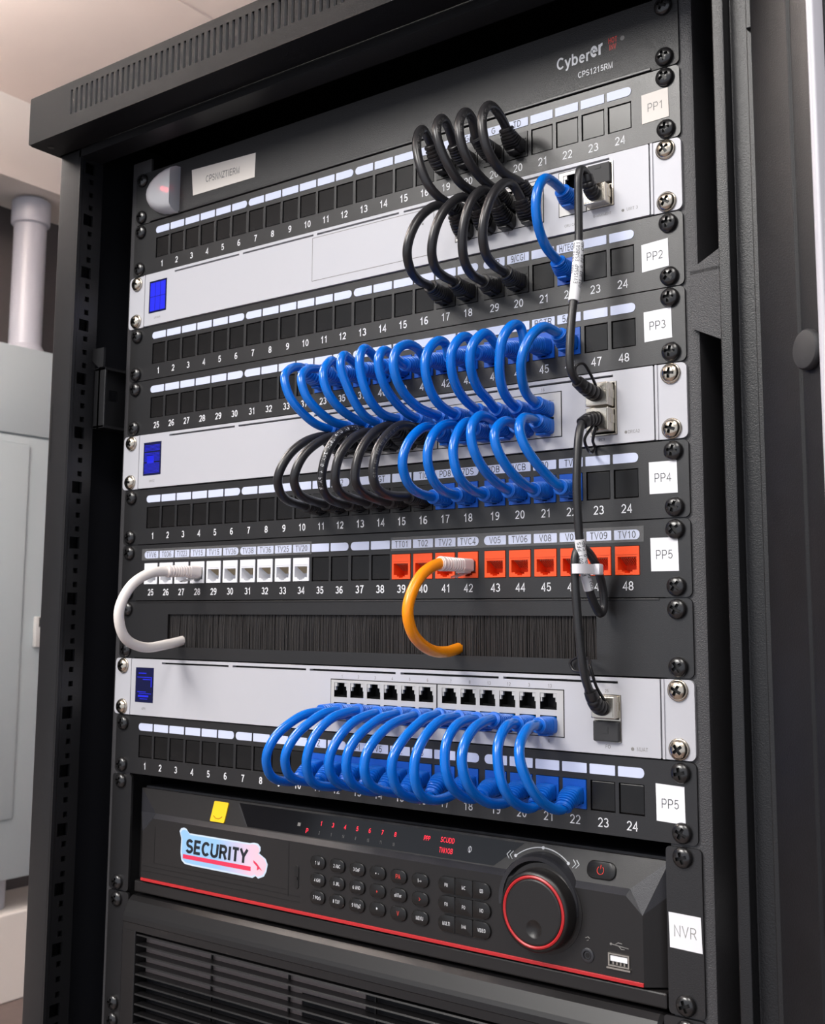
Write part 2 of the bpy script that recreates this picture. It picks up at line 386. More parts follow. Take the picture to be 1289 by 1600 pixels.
def part(mb, name, m, r, smooth=None, label=None):
    o = mb.build(name, m, r, smooth)
    if r.name in OFF: o.location = -OFF[r.name] / 1000
    if label: o['label'] = label
    return o
def put(proto, r, pos, roty=None, rot=None):
    """a linked copy of a small ready-made part at pos (reference millimetres) under thing r"""
    o = proto.copy(); COL.objects.link(o); o.parent = r
    o.location = (Vector(pos) - OFF.get(r.name, Vector((0, 0, 0)))) / 1000
    if roty is not None: o.rotation_euler = (0, roty, 0)
    return o

# ------------------------------------------------------------------ the room
XW, XF, FL = -2434, -2200, -ZF
structure('floor', MB().box(-2700, 2400, -2600, 2600, FL - 60, FL), FLOORM, 'brown floor of the equipment room', 'floor')
m = MB().box(-2700, 2400, -2600, 2600, CEIL, CEIL + 60); structure('ceiling', m, CEILM, 'beige ceiling of the equipment room', 'ceiling')
m = MB()
m.box(-1496, -1440, -2590, 2500, CEIL - 5, CEIL); structure('trim_1', m, CEILM, 'flat batten crossing the beige ceiling', 'trim')
structure('wall_left', MB().box(XW - 60, XW, -2600, 2600, FL, CEIL), WALLD, 'dark grey wall behind the electrical cabinet and pipe', 'wall')
structure('wall_back', MB().box(XW, 2400, 2500, 2560, FL, CEIL), WALLL, 'pale wall at the far end of the room', 'wall')
m = MB().box(XW, XF, -2500, 2500, 845, CEIL); m.box(XF - 4, XF + 3, -2500, 2500, 838, 848)
structure('trim_2', m, BEAMM, 'pale boxed beam under the ceiling along the left wall', 'beam')
m = MB().box(XW, XF, -2500, 2500, FL, -1150, 4)
structure('trim_3', m, BEAMM, 'pale plinth along the foot of the left wall', 'plinth')

# white pipe between beam and cabinet
PY = 1306
r = root('drain_pipe', 'white vertical plastic pipe with a collar under the beam', 'pipe', (-2318, PY, 372))
part(MB().lathe([(46, 2), (46, 470)], (-2318, PY, 372), 'z', 40), 'pipe_shaft', PIPEM, r, 40)
part(MB().lathe([(47, 392), (54, 396), (55, 400), (55, 463), (52, 466)], (-2318, PY, 372), 'z', 40), 'pipe_collar', PIPEM, r, 40)
part(MB().lathe([(52, 0), (54, 6), (53, 22), (47, 34)], (-2318, PY, 372), 'z', 40), 'pipe_foot', PIPEM, r, 40)

# electrical cabinet
y0, y1 = 560, 1345
r = root('electrical_cabinet', 'large pale grey-green electrical cabinet standing against the left wall', 'electrical cabinet', (-2315, 950, -1150))
part(MB().box(XW + 8, XF - 14, y0, y1, -1063, 372, 5), 'cabinet_body', CABM, r, 40)
part(MB().box(XF - 14, XF, y0, y1, 126, 371, 4), 'upper_panel', CABM, r, 40)
d = part(MB().box(XF - 14, XF, y0, y1, -1062, 121, 4), 'door', CABM, r, 40)
m = MB().box(XF, XF + 7, y0 + 70, 1255, -905, 100, 4); m.build('door_panel', CABM, d, 40)
m = MB().box(XF, XF + 14, 1295, 1325, -455, -372, 2); m.mi = 1; m.box(XF + 14, XF + 15, 1304, 1321, -400, -374); m.build('latch', [PORTMETAL, RECESS], d, 40)
for yy in (640, 1262):
    part(MB().lathe([(38, 0), (40, 4), (40, 88)], (-2290, yy, -1150), 'z', 28), 'foot', PIPEM, r, 40)

# ceiling lamps that light the room (outside the picture); the hanging one is added
for (lx, ly, lw, ll, lp, lu, dr), lb in zip(LAMPS, ('large ceiling lamp high behind the photographer', 'ceiling lamp to the right in front of the rack', 'added unseen hanging lamp brightening the ceiling left of the rack')):
    r = root('ceiling_light', lb, 'ceiling light', (lx, ly, CEIL - 33 - dr))
    zc = CEIL - dr; w2, l2 = lw / 2, ll / 2
    m = MB(); m.box(lx - w2 - 20, lx + w2 + 20, ly - l2 - 20, ly + l2 + 20, zc - 30, zc, 4); part(m, 'lamp_housing', LAMPF, r)
    m = MB(); m.box(lx - w2, lx + w2, ly - l2, ly + l2, zc - 33, zc - 30); part(m, 'lamp_diffuser', LAMPM, r)
    if dr:
        for sx, sy in ((-w2, -l2), (w2, -l2), (-w2, l2), (w2, l2)):
            part(MB().lathe([(2, 0), (2, dr)], (lx + sx, ly + sy, zc), 'z', 8), 'hanger_wire', STEEL, r)

# ------------------------------------------------------------------ shared small parts
HID = []
def proto(mb, name, m, smooth=None):
    o = mb.build(name, m, None, smooth); COL.objects.unlink(o); HID.append(o); return o
def make_screw(R, H, m, washer=None):
    """pan head with a real cross recess (boolean cut)"""
    a = MB(); prof = [(R * .98, 0)]
    for k in range(1, 9):
        t = math.pi / 2 * k / 8.5; prof.append((R * math.cos(t) ** .8, -H * (.25 + .75 * math.sin(t)) if k else 0))
    prof.insert(1, (R, -H * .25))
    a.lathe(prof, (0, 0, 0), 'y', 28)
    o = a.build('head', [m, RECESS], None, 50)
    c = MB(); w, l = R * .16, R * .56
    c.mi = 1
    cross = [(-w, -l), (w, -l), (w, -w), (l, -w), (l, w), (w, w), (w, l), (-w, l), (-w, w), (-l, w), (-l, -w), (-w, -w)]
    c.prism(cross, -H * 1.3, -H * .42)
    co = c.build('cut', [m, RECESS])
    md = o.modifiers.new('b', 'BOOLEAN'); md.operation = 'DIFFERENCE'; md.solver = 'EXACT'; md.object = co
    bpy.context.view_layer.update()
    me = bpy.data.meshes.new_from_object(o.evaluated_get(bpy.context.evaluated_depsgraph_get()))
    if washer:
        b = bmesh.new(); b.from_mesh(me); x = MB(); x.bm.free(); x.bm = b
        for v in b.verts: v.co = v.co * 1000
        x.lathe([(washer * .55, .1), (washer, 0), (washer, -.9), (washer * .9, -1.1), (R * .9, -1.1)], (0, 0, 0), 'y', 28)
        for v in b.verts: v.co = v.co / 1000
        b.to_mesh(me); b.free()
    me.name = 'screw'
    bpy.data.objects.remove(co); bpy.data.objects.remove(o)
    o = bpy.data.objects.new('screw', me); HID.append(o); return o
SCREWB = make_screw(5.7, 3.6, DARKSCREW)
SCREWN = make_screw(5.5, 3.8, NICKEL, 6.0)
def screws(r, zs, m, xs=(-232.55, 232.55), y=0):
    for x in xs:
        for z in zs: put(m, r, (x, y, z), random.uniform(0, 1.57))

# ------------------------------------------------------------------ the rack cabinet
r = rack = root('server_rack', 'tall black server rack with its door swung open to the right', 'server rack', (0, 250, FL))
TOPZ = 55
# cap with its slotted front lip
sl = [(-238.3 + 6.24 * i) for i in range(77)]
xb = [-293, 296] + [s - 1.35 for s in sl] + [s + 1.35 for s in sl]
m = MB().grid(xb, [15, 27.4, 48, TOPZ], lambda a, b: 27.4 < b < 48 and any(abs(a - s) < 1.3 for s in sl), -70, -67.6, 1.5)
m.box(-293, 296, -67.6, 590, TOPZ - 2, TOPZ)
m.box(-293, -290.6, -67.6, 590, 15, TOPZ - 2); m.box(293.6, 296, -67.6, 590, 15, TOPZ - 2)
m.box(-290.6, 293.6, -67.6, -42, 15, 17)
m.mi = 1; m.lathe([(2.6, 0), (2.6, -.3)], (-281, -57, 15), 'z', 20)
m.bm.normal_update()
for f_ in m.bm.faces:
    c_ = f_.calc_center_median()
    if abs(f_.normal.x) > .9 and 27 < c_.z < 48.5 and abs(c_.x) < 250 and c_.y < -60: f_.material_index = 2  # slot side walls in a paler grey than the cap
part(m, 'top_cap', [POWDERC, RECESS, SLOTEDGE], r, 35)
# front cross bar
m = MB().box(-266, 276, -40, -37, 9, 50); m.box(-266, 276, -37, -20, 9, 11); part(m, 'cross_bar', POWDER, r)
# left front post: painted front face and perforated inner flange
zsq = [-87.26 - U * i + 2 * U for i in range(31)]
zsq = [z for z in zsq if z < 5 and z > FL + 30]
bands = []
for z in zsq:
    bands.append((z, 4.7, 4.7))
    for k in (1, 2, 3): bands.append((z - U * k / 4, 2.1, 2.1))
# grid in (y, z) built as an x-z plate and turned
yb = [-40, -30 - 4.7, -30 + 4.7, -28 - 2.1, -28 + 2.1, -17]; zb = [FL + 5, 15]
for z, a, b in bands: zb += [z - a, z + a]
def hole(a, b):
    for z, h, _ in bands:
        if abs(b - z) < h: return abs(a + 30) < 4.7 if h > 4 else abs(a + 28) < 2.1
    return False
m = MB().grid(yb, zb, hole, 0, 2)
for v in m.bm.verts: v.co = (-264 - v.co.y, v.co.x, v.co.z)
m.prism(fil([(-291, -40), (-263.9, -40), (-263.9, -36), (-266, -36), (-266, -38), (-289, -38), (-289, 560), (-291, 560)], 2.2), FL + 5, 15, 'z')
m.mi = 1; m.box(-288.2, -286.8, -40.2, -39.9, -243, -197)
part(m, 'front_post', [POWDER, RECESS], r, 40)
# right front post: stepped folded profile
m = MB()
prof = [(277, -40), (283.5, -40), (283.5, -31), (295.5, -31), (295.5, -40), (300, -40), (300, 560), (298, 560), (298, -20), (277, -20)]
m.prism(fil(prof, .8), FL + 5, 15, 'z', 0); part(m, 'front_post', POWDER, r, 40)
# mounting rails with rounded return
for sx in (-1, 1):
    m = MB(); P = [(225 * sx, 1.7), (246.5 * sx, 1.7), (248.6 * sx, 2.4), (249.3 * sx, 4.4), (249.3 * sx, 42), (247.3 * sx, 42), (247.3 * sx, 4.6), (246.4 * sx, 3.7), (225 * sx, 3.7)]
    m.prism(P, FL + 20, 12, 'z'); part(m, 'mounting_rail', RAILM, r, 40)
# brackets between posts and rails
m = MB(); P = [(-34, -158), (-17.8, -176), (-18, -211), (-30, -216), (46, -216), (46, -176), (10, -168), (-4, -158)]
m.grid([-14, -4.5, 4.5, 14], [-203, -192, -183, -172], lambda a, b: abs(a) < 4.5 and -192 < b < -183, 0, 2)
for v in m.bm.verts: v.co = (-256 - v.co.y, v.co.x - 4, v.co.z)
m.box(-258, -256, -18, 46, -216, -203); m.box(-258, -256, 10, 46, -203, -172); m.box(-258, -256, -18, 46, -172, -166)
m.prism([(-264, -160), (-264, -150), (-250, -150), (-250, -166), (-256, -166)], -20, -18); m.box(-263, -249.3, -18, -16, -216, -166, .5)
m.box(-263, -249, -18, 40, -168, -166); m.box(-263, -249, -18, 40, -216, -214)
part(m, 'rail_bracket', POWDER, r)
m = MB()
a = [(245.5, -1.5, -172), (278, -5, -156), (278, -5, -219), (245.5, -1.5, -202.5)]
b = [(x, y + 2, z) for x, y, z in a]
m.loft([a, b]); m.prism([(245.5, -1.5), (278, -5), (278, 30), (249, 30)], -173.5, -171.5, 'z'); 
m.loft([[(245.5, -1.5, -202.5), (278, -5, -219), (278, 34, -219), (249, 34, -202.5)], [(245.5, -1.5, -204.5), (278, -5, -221), (278, 34, -221), (249, 34, -204.5)]])
m.loft([[(245.5, -1.5, -170.6), (278, -5, -154.6), (278, 34, -154.6), (249, 34, -170.6)], [(245.5, -1.5, -172), (278, -5, -156), (278, 34, -156), (249, 34, -172)]])
for f in m.bm.faces: f.smooth = False
part(m, 'rail_bracket', RAILM, r)
# sides, back, base
part(MB().box(-288.9, -287, -10, 590, FL + 5, TOPZ - 4), 'side_panel', INNER, r); part(MB().box(294, 296, 0, 590, FL + 5, TOPZ - 4), 'side_panel', INNER, r)
part(MB().box(-286.9, 293.9, 585, 590, FL + 5, TOPZ - 4), 'rear_panel', INNER, r)
part(MB().box(-291, 298, -36, 590, FL, FL + 40), 'base', POWDER, r)
# door, hinged on the right and swung open about 140 degrees; profile in (length, depth)
dx, dy = .79, -.62; nx, ny = -.62, -.79
def D(l, n): return (298.5 + dx * l + nx * n, -43.5 + dy * l + ny * n)
def dprism(mb, prof, z0, z1, q=0): return mb.prism(fil([D(*p) for p in prof], q) if q else [D(*p) for p in prof], z0, z1, 'z')
DZ0, DZ1 = FL + 25, 12
m = MB()
dprism(m, [(1, 0), (32, 0), (33.5, -1.5), (35, 0), (50, 0), (51, -3), (60, -4), (60, -16), (1, -16)], DZ0, DZ1, .7)
dprism(m, [(500, -4), (505, -4), (506, 2.6), (510, 3.4), (513, 2.6), (515, 0), (558, 0), (558, -16), (500, -16)], DZ0, DZ1)
dprism(m, [(60, -2), (500, -2), (500, -16), (60, -16)], DZ1 - 60, DZ1); dprism(m, [(60, -2), (500, -2), (500, -16), (60, -16)], DZ0, DZ0 + 60)
door = part(m, 'door', DOORM, r, 40)
m = MB(); dprism(m, [(50.6, -3), (51, 2), (52.4, 3), (54.4, 3), (56, 2), (56.4, -3.6)], DZ0, DZ1, .6); m.build('lip_highlight', LIPLIGHT, door, 60)['label'] = 'pale strip painting the highlight on the door lip'  # pale strip paints the highlight along the door lip
m = MB(); dprism(m, [(58, -8), (502, -8), (502, -12), (58, -12)], DZ0 + 58, DZ1 - 58); m.build('glass_pane', SMOKED, door)
for zb_ in (-242, -900):
    m = MB().lathe([(9.6, 0), (9.6, -2.4), (8.9, -3.3), (6, -3.9), (0.01, -4.1)], (0, 0, 0), 'y', 32)
    R3 = Matrix(((dx, -nx, 0), (dy, -ny, 0), (0, 0, 1)))
    c = D(41.5, 0.2)
    for v in m.bm.verts: v.co = R3 @ v.co + Vector((c[0], c[1], zb_))
    m.build('rubber_bumper', RUBBER, door, 40)
part(MB().box(296.5, 299.5, -43, -39, -60, 0, .5), 'hinge', POWDER, r)
# ------------------------------------------------------------------ patch panels
PX = [-206.2 + 17.6 * i for i in range(6)] + [-100.3 + 17.5 * i for i in range(6)] + [5.2 + 17.6 * i for i in range(6)] + [113.3 + 17.9 * i for i in range(6)]
SX = [-9.0 + 14.2 * i for i in range(6)] + [80 + 14.2 * i for i in range(6)]
S1X = [92.8, 109.8, 125, 141.7]
PZ = -.52 * U
def make_jack(m):
    a = MB()
    def hole(x, z): return (abs(x) < 5.9 and -5.4 < z < 2.2) or (abs(x) < 3.3 and -6.4 < z <= -5.4) or (abs(x) < 1.7 and -7.2 < z <= -6.4)
    xb = [-7.5, -5.9, -3.3, -1.7, 1.7, 3.3, 5.9, 7.5]; zb = [-8.2, -7.2, -6.4, -5.4, 2.2, 8.2]
    a.grid(xb, zb, hole, -.6, 11); a.box(-7.5, 7.5, 11, 12, -8.2, 8.2)
    a.box(-6.6, 6.6, -.9, -.6, 3.4, 3.9)
    a.mi = 1
    for k in range(8):
        x = -4.4 + k * 1.257; a.loft([[(x - .17, y, z) for y, z in ((1.2, 2.1), (1.2, 1.5), (8, -2.5), (8, -1.9))], [(x + .17, y, z) for y, z in ((1.2, 2.1), (1.2, 1.5), (8, -2.5), (8, -1.9))]])
    for f in a.bm.faces: f.smooth = False
    o = a.build('keystone_jack', [m, PIN]); COL.objects.unlink(o); HID.append(o); return o
JACKS = {'white': make_jack(WHITEJACK), 'orange': make_jack(ORANGEJACK), 'blue': make_jack(BLUEJACK), 'black': make_jack(BLACKJACK)}
INSERT = proto(MB().box(-7.25, 7.25, .5, 2.5, -8.0, 8.0, .35), 'blank_insert', BLANK)
def tab_proto(rl, rr):
    return proto(MB().prism(rrect(-8.0, 8.0, -2.8, 2.8, .4, 5, rl, rr), -.35, 0), 'label_strip', TAB)
TABL, TABM, TABR = tab_proto(2.7, .4), tab_proto(.4, .4), tab_proto(.4, 2.7)
def patch_panel(u, label, nums, jacks, tabs, sticker, stk, cream=False, boldleft=True):
    zt = -U * u
    r = root('patch_bay', label, 'patch panel', (0, 0, zt - U), 'black patch panels in the rack')
    xb = [-241.3, 241.3]; zb = [zt - .35, zt - U + .35, zt + PZ - 8.5, zt + PZ + 8.5]
    for x in PX: xb += [x - 7.8, x + 7.8]
    part(MB().grid(xb, zb, lambda a, b: abs(b - zt - PZ) < 8.5 and any(abs(a - x) < 7.8 for x in PX), 0, 1.6, 3.2), 'panel_plate', PANEL, r)
    part(MB().box(-215, 215, 13, 15, zt - U + 2, zt - 2), 'back_shroud', RECESS, r)
    for i, x in enumerate(PX):
        k = jacks.get(i)
        put(JACKS[k] if k else INSERT, r, (x, 0, zt + PZ))
        tb = put((TABL, TABM, TABM, TABM, TABM, TABR)[i % 6], r, (x, 0, zt - .187 * U))
        if tabs and tabs.get(i):
            t = tabs[i]; MB().text(t, 0, -2.1, 4.3, -.45, sx=min(.95, 4.0 / len(t) * .98), wt=.11).build('strip_lettering', PRINTD, tb)
    m = MB()
    for i, x in enumerate(PX):
        m.text(str(nums[i]), x, zt - .905 * U, 5.0 if i < 12 else 5.3, -.07, wt=.155 if i < 16 else .115)
    part(m, 'port_numbers', PRINTW, r)
    x0, x1, z0, z1, sk = stk
    s = MB(); a = [(x0, zt - z0), (x1, zt - z0 + sk), (x1 + .3, zt - z1 + sk), (x0 + .2, zt - z1)]
    s.prism(a, -.3, 0); so = part(s, 'label_sticker', CREAM if cream else PAPER, r, label=('cream' if cream else 'white') + ' sticker reading ' + sticker)
    m = MB(); m.text(sticker, (x0 + x1) / 2, zt - (z0 + z1) / 2 - 2.6 + sk / 2, 5.2, -.36, sx=.95, wt=.085); m.build('sticker_print', PRINTG if cream else PRINTD, so)
    screws(r, (zt - 6.35, zt - 38.1), SCREWB)
    return r
N24 = list(range(1, 25)); N48 = list(range(25, 49))
n1 = N24[:]; n1[16:20] = ['19', '20', '20', '20']
p1 = patch_panel(1, 'black patch panel with a cream PP1 sticker, topmost of the patch panels', n1, {16: 'black', 17: 'black', 18: 'black', 19: 'black'}, {17: 'GI', 18: 'G', 19: 'TD'}, 'PP1', (217.3, 234.2, 13.4, 31.4, .6), True)
n2 = N24[:]; n2[18] = '29'
p2 = patch_panel(3, 'black patch panel with a white PP2 sticker, below the upper silver switch', n2, {16: 'black', 17: 'black', 18: 'black', 19: 'black', 21: 'blue'}, {18: 'YTR', 19: '9/CGI', 21: 'H/TEGS'}, 'PP2', (215.4, 232, 16.4, 33, 1.2))
n3 = N48[:]; n3[9:13] = ['37', '23', '35', '37']; n3[13:18] = ['40', '40', '40', '42', '43']; n3[18:22] = ['44', '44', '45', '46']
p3 = patch_panel(4, 'black patch panel with a white PP3 sticker, numbered from 25 to 48', n3, {i: 'blue' for i in range(10, 22)}, {20: 'RSTR', 21: '5/11'}, 'PP3', (216, 233, 12.6, 30.4, .6))
p4 = patch_panel(6, 'black patch panel with a white PP4 sticker, below the middle silver switch', N24, {**{i: 'black' for i in range(10, 16)}, **{i: 'blue' for i in range(16, 22)}}, {11: 'T2', 13: 'IGT', 14: 'T', 15: 'TI0', 16: 'PD8', 17: '7DS', 18: 'IDB', 19: 'VCB', 20: '00', 21: 'TV9'}, 'PP4', (217.3, 234.2, 11.9, 30.2, 0))
tv = dict(zip(range(10), ['TVV6', 'T036', 'TV223', 'TV15', 'TV15', 'TV36', 'TV38', 'TV36', 'TV25', 'TV20']))
tv.update(dict(zip(range(14, 24), ['TT01', 'T02', 'TV/2', 'TVC4', 'V05', 'TV06', 'V08', 'V07', 'TV09', 'TV10'])))
p5 = patch_panel(7, 'black patch panel with white jacks at left and orange jacks at right', N48, {**{i: 'white' for i in range(10)}, **{i: 'orange' for i in range(14, 24)}}, tv, 'PP5', (217.3, 233.8, 10.8, 29.6, 0))
for a, b in ((-217, -38), (32, 213.5)):
    zt = -U * 7; part(MB().box(a, b, -.75, -.6, zt - 12.6, zt - 3.6), 'clear_tape', TAPE, p5)
p6 = patch_panel(10, 'black patch panel with blue plugs, lowest patch panel, directly above the recorder', N24, {i: 'blue' for i in range(10, 22)}, {10: 'PZ', 11: 'E', 12: 'PI', 13: 'V5', 14: '4.', 15: '6', 16: '5'}, 'PP5', (217.5, 234.2, 13.0, 33.0, -.6))

# ------------------------------------------------------------------ power strip panel at the top
r = root('power_distributor', 'plain black panel with a white logo and a frosted cover, topmost in the rack', 'power panel', (0, 0, -U))
m = MB(); m.grid([-241.3, 241.3], [-.2, -U + .4], lambda a, b: False, 0, 1.6, 3); part(m, 'face_plate', PANELG, r)
part(MB().box(-218, 218, 1.8, 180, -U + 1, -1), 'housing', INNER, r)
part(MB().box(-222, 224, -1.2, 0, -U + .4, -U + 2.2, .4), 'lower_lip', PANEL, r)
m = MB(); m.text('Cyber', 160.3, -25.2, 7.6, -.07, 'L', sx=.94, wt=.16); m.text('er', 184.0, -23.8, 9.4, -.07, 'L', sx=.84, wt=.19)
m.text('CPS1215RM', 187, -34.6, 3.9, -.07, 'C', sx=.9); part(m, 'logo_print', PRINTW, r)
m = MB(); m.lathe([(1.5, 0), (1.5, -.08)], (205.6, 0, -17.6), 'y', 16); part(m, 'registered_mark', PRINTG, r)
m = MB()
for k, t in enumerate(('HOT', 'INV')): m.text(t, 199.2, -18.6 - 4.4 * k, 3.6, -.07, sx=.7)
part(m, 'red_logo_print', PRINTR, r)
m = MB(); m.prism([(-173.4, -11.0), (-102.2, -14.0), (-102.8, -33.4), (-171.2, -32.8)], -.35, 0); s = part(m, 'label_sticker', CREAM, r, label='cream sticker with faint lettering')
m = MB(); m.text('CPSNNZTIERM', -138, -25.8, 5.6, -.42, sx=.82, rot=-.03); m.build('sticker_print', PRINTG, s)
# frosted half-round switch cover
m = MB(); pr = []
for k in range(13):
    t = math.radians(90 + 180 * k / 12); pr.append((-187 + 35.5 * math.cos(t) * 1.0, -24.5 + 19.5 * math.sin(t)))
rings = []
for f, y in ((1, 0), (.97, -5), (.86, -9.5), (.7, -11.5)):
    rings.append([(-187 + (x + 187) * f, y, -24.5 + (z + 24.5) * f) for x, z in pr])
m.loft(rings); part(m, 'frosted_cover', FROST, r, 50)
part(MB().lathe([(2.2, 0), (2.2, -5), (1.4, -6)], (-203, 0, -21), 'y', 16), 'red_light', LEDRED, r, 40)
m = MB(); m.tube([(-196, -3, -8), (-199, -7, -18), (-198, -7, -30), (-193, -3, -42)], .7, 8); part(m, 'cover_rib', CLEAR, r, 60)
screws(r, (-6.35, -38.1), SCREWB)

# ------------------------------------------------------------------ silver network switches
def inrects(R): return lambda a, b: any(x0 < a < x1 and z0 < b < z1 for x0, x1, z0, z1 in R)
def rj_port(flip):
    a = MB(); w, h, d = 5.6, 4.7, 9
    a.loft([[(-w, d, -h), (w, d, -h), (w, d, h), (-w, d, h)], [(-w, -.05, -h), (w, -.05, -h), (w, -.05, h), (-w, -.05, h)]], cap=False)
    a.face([(-w, d, -h), (w, d, -h), (w, d, h), (-w, d, h)])
    for f in a.bm.faces: f.smooth = False
    a.mi = 1
    for s in (-1, 1):
        a.box(s * 3.2, s * w, .2, 2, h - 2.4, h); a.box(s * 4.6, s * w, .4, 2, h - 5, h - 2.4)
    a.mi = 2
    for k in range(8):
        x = -4 + k * 1.143; a.box(x - .2, x + .2, 1.5, 7, -h + .6, -h + 1)
    if flip:
        for v in a.bm.verts: v.co.z = -v.co.z
    o = a.build('rj45_port', [RECESS, PORTMETAL, BLACKJACK], fix=False); COL.objects.unlink(o); HID.append(o); return o
PORTU, PORTD = rj_port(False), rj_port(True)
GROOVE = [(-188.7, -116.2), (-112.2, -40.6), (-37.2, 37.3), (41.3, 116.4), (119.6, 196.2)]
def port_block(r, x0, x1, z0, z1, xs, rows):
    R = [(x - 5.65, x + 5.65, z - 4.75, z + 4.75) for x in xs for z, _ in rows]
    xb, zb = [x0, x1], [z0, z1]
    for a in R: xb += a[:2]; zb += a[2:]
    o = part(MB().grid(xb, zb, inrects(R), -1.7, 8), 'port_block', PORTMETAL, r)
    part(MB().grid([x0 - .6, x1 + .6, x0, x1], [z0 - .6, z1 + .6, z0, z1], inrects([(x0, x1, z0, z1)]), -1.45, -1.2), 'port_gasket', RECESS, r)
    for z, fl in rows:
        for x in xs: put(PORTD if fl else PORTU, r, (x, -1.6, z))
    return o
def switch(u, label, holes, lit, texts, lines=(), dots=()):
    zt = -U * u
    r = root('network_switch', label, 'network switch', (0, 0, zt - U), 'silver network switches')
    R = [(a, b, zt - 4.1, zt - 2.7) for a, b in GROOVE] + [(-218.6, -197.5, zt - 34.0, zt - 7.2)] + [(a, b, zt + c, zt + d) for a, b, c, d in holes]
    xb, zb = [-223.8, 221.6], [zt - .6, zt - U + .6]
    for a in R: xb += a[:2]; zb += a[2:]
    part(MB().grid(xb, zb, inrects(R), -1.4, 2.4, .6), 'face_plate', SILVER, r)
    part(MB().box(-219, 219, 9.5, 210, zt - U + 1.5, zt - 1.5), 'housing', INNER, r)
    part(MB().box(-195, 200, 3, 4, zt - 5, zt - 2), 'groove_backing', RECESS, r)
    for s in (-1, 1):
        a = (-244.2, -224.6) if s < 0 else (222.5, 241.4)
        m = MB().prism(rrect(a[0], a[1], zt - U + .5, zt - .5, .6, 5, 3.4 if s < 0 else .5, .5 if s < 0 else 3.4), -.4, 1.6); m.box(a[1] - 1.4 if s < 0 else a[0], a[1] if s < 0 else a[0] + 1.4, -1.3, 1.6, zt - U + .5, zt - .5)
        part(m, 'mounting_ear', SILVER, r)
    sc = MB().box(-218.5, -197.6, -1.5, 1, zt - 33.9, zt - 7.3, .2); sc.mi = 1
    for a, b, c, d in lit: sc.box(a, b, -1.56, -1.5, zt + c, zt + d)
    part(sc, 'status_screen', [SCREEN, SCREENLIT], r)
    m = MB()
    for t, x, z, s_ in texts: m.text(t, x, zt + z, s_, -1.46)
    for x, z, q in dots: m.lathe([(q, 0), (q, -.08)], (x, -1.42, zt + z), 'y', 16)
    part(m, 'face_print', PRINTG, r)
    if lines:
        m = MB()
        for x0, x1, z0, z1 in lines: m.box(x0, x1, -1.48, -1.4, zt + z0, zt + z1)
        part(m, 'outline_print', PRINTG, r)
    screws(r, (zt - 6.35, zt - 38.1), SCREWN, (-234.6, 232.0), -.4)
    return r
def sfp_cage(r, x0, x1, z0, z1, zm):
    R = [(x0 + .9, x1 - .9, z0 + .7, zm - .4), (x0 + .9, x1 - .9, zm + .4, z1 - .7)]
    part(MB().grid([x0, x1, x0 + .9, x1 - .9], [z0, z1, z0 + .7, zm - .4, zm + .4, z1 - .7], inrects(R), -2.0, 9), 'sfp_cage', STEEL, r)
def grid_lit(cols, rows, gap=.35, x0=-217.2, x1=-198.8, z0=-32.6, z1=-8.6):
    L = []; w = (x1 - x0) / cols; h = (z1 - z0) / rows
    for i in range(cols):
        for j in range(rows): L.append((x0 + i * w + gap / 2, x0 + (i + 1) * w - gap / 2, z0 + j * h + gap / 2, z0 + (j + 1) * h - gap / 2))
    return L
# upper switch
z = -2 * U
sw1 = switch(2, 'upper silver network switch with a thin outlined rectangle on its face', [(84.2, 150.6, -33.4, -6.0), (161.8, 180.4, -32.9, -5.0), (181, 199, -32.9, -5.0)], grid_lit(3, 2),
             [('Uni-Bmg', -207.8, -39.0, 1.5), ('UNIT 3', 210.6, -38.4, 1.9), ('CRU CABLE', 171, -40.2, 1.7), ('G-MGEMENT', 191, -38.2, 1.7), ('9', 141, -36.6, 2.2), ('7', 125, -36.6, 2.2)],
             [(-41.5, 66.9, -5.9, -5.5), (-41.5, 66.9, -38.0, -37.6), (-41.5, -41.1, -38, -5.5), (66.5, 66.9, -38, -5.5)], [(204.6, -37.6, .9), (57.5, -15.5, .7)])
port_block(sw1, 84.4, 150.4, z - 33.2, z - 6.2, S1X, [(z - 13.2, 0), (z - 26.2, 1)])
port_block(sw1, 162, 180.2, z - 32.7, z - 5.2, [170.5], [(z - 12.0, 0), (z - 23.3, 1)])
sfp_cage(sw1, 181.2, 198.8, z - 32.7, z - 5.2, z - 19.3)
m = MB().box(182.4, 197.6, -4.2, 6, z - 18.6, z - 6.0, .5); m.box(188, 192, -4.4, -4.2, z - 9, z - 7.5); part(m, 'dust_plug', RUBBER, sw1)
# middle switch
z = -5 * U
lit2 = [(-217, -199.2, -10 - k * 1.05, -9.6 - k * 1.05) for k in range(22) if k not in (5, 13)] + [(-214, -206, -24, -18)]
sw2 = switch(5, 'middle silver network switch, between the PP3 and PP4 patch panels', [(-17.6, 70.2, -36.2, -8.8), (70.8, 161.7, -36.2, -8.8), (181, 198.6, -38.6, -6.6)], lit2,
             [('Spatz', -207.6, -39.4, 1.7), ('DRCA2', 209, -38.6, 1.9), ('PC9', 188.5, -41.6, 1.7), ('SUH', 123, -7.8, 2.0), ('16', 149, -7.4, 2.0)], (), [(204, -37.7, .9)])
ROW2 = [(z - 18.2, 0), (z - 28.8, 1)]
port_block(sw2, -17.4, 70.0, z - 36.0, z - 9.0, SX[:6], ROW2); port_block(sw2, 71.0, 161.5, z - 36.0, z - 9.0, SX[6:], ROW2)
sfp_cage(sw2, 181.2, 198.4, z - 38.4, z - 6.8, z - 23.0)
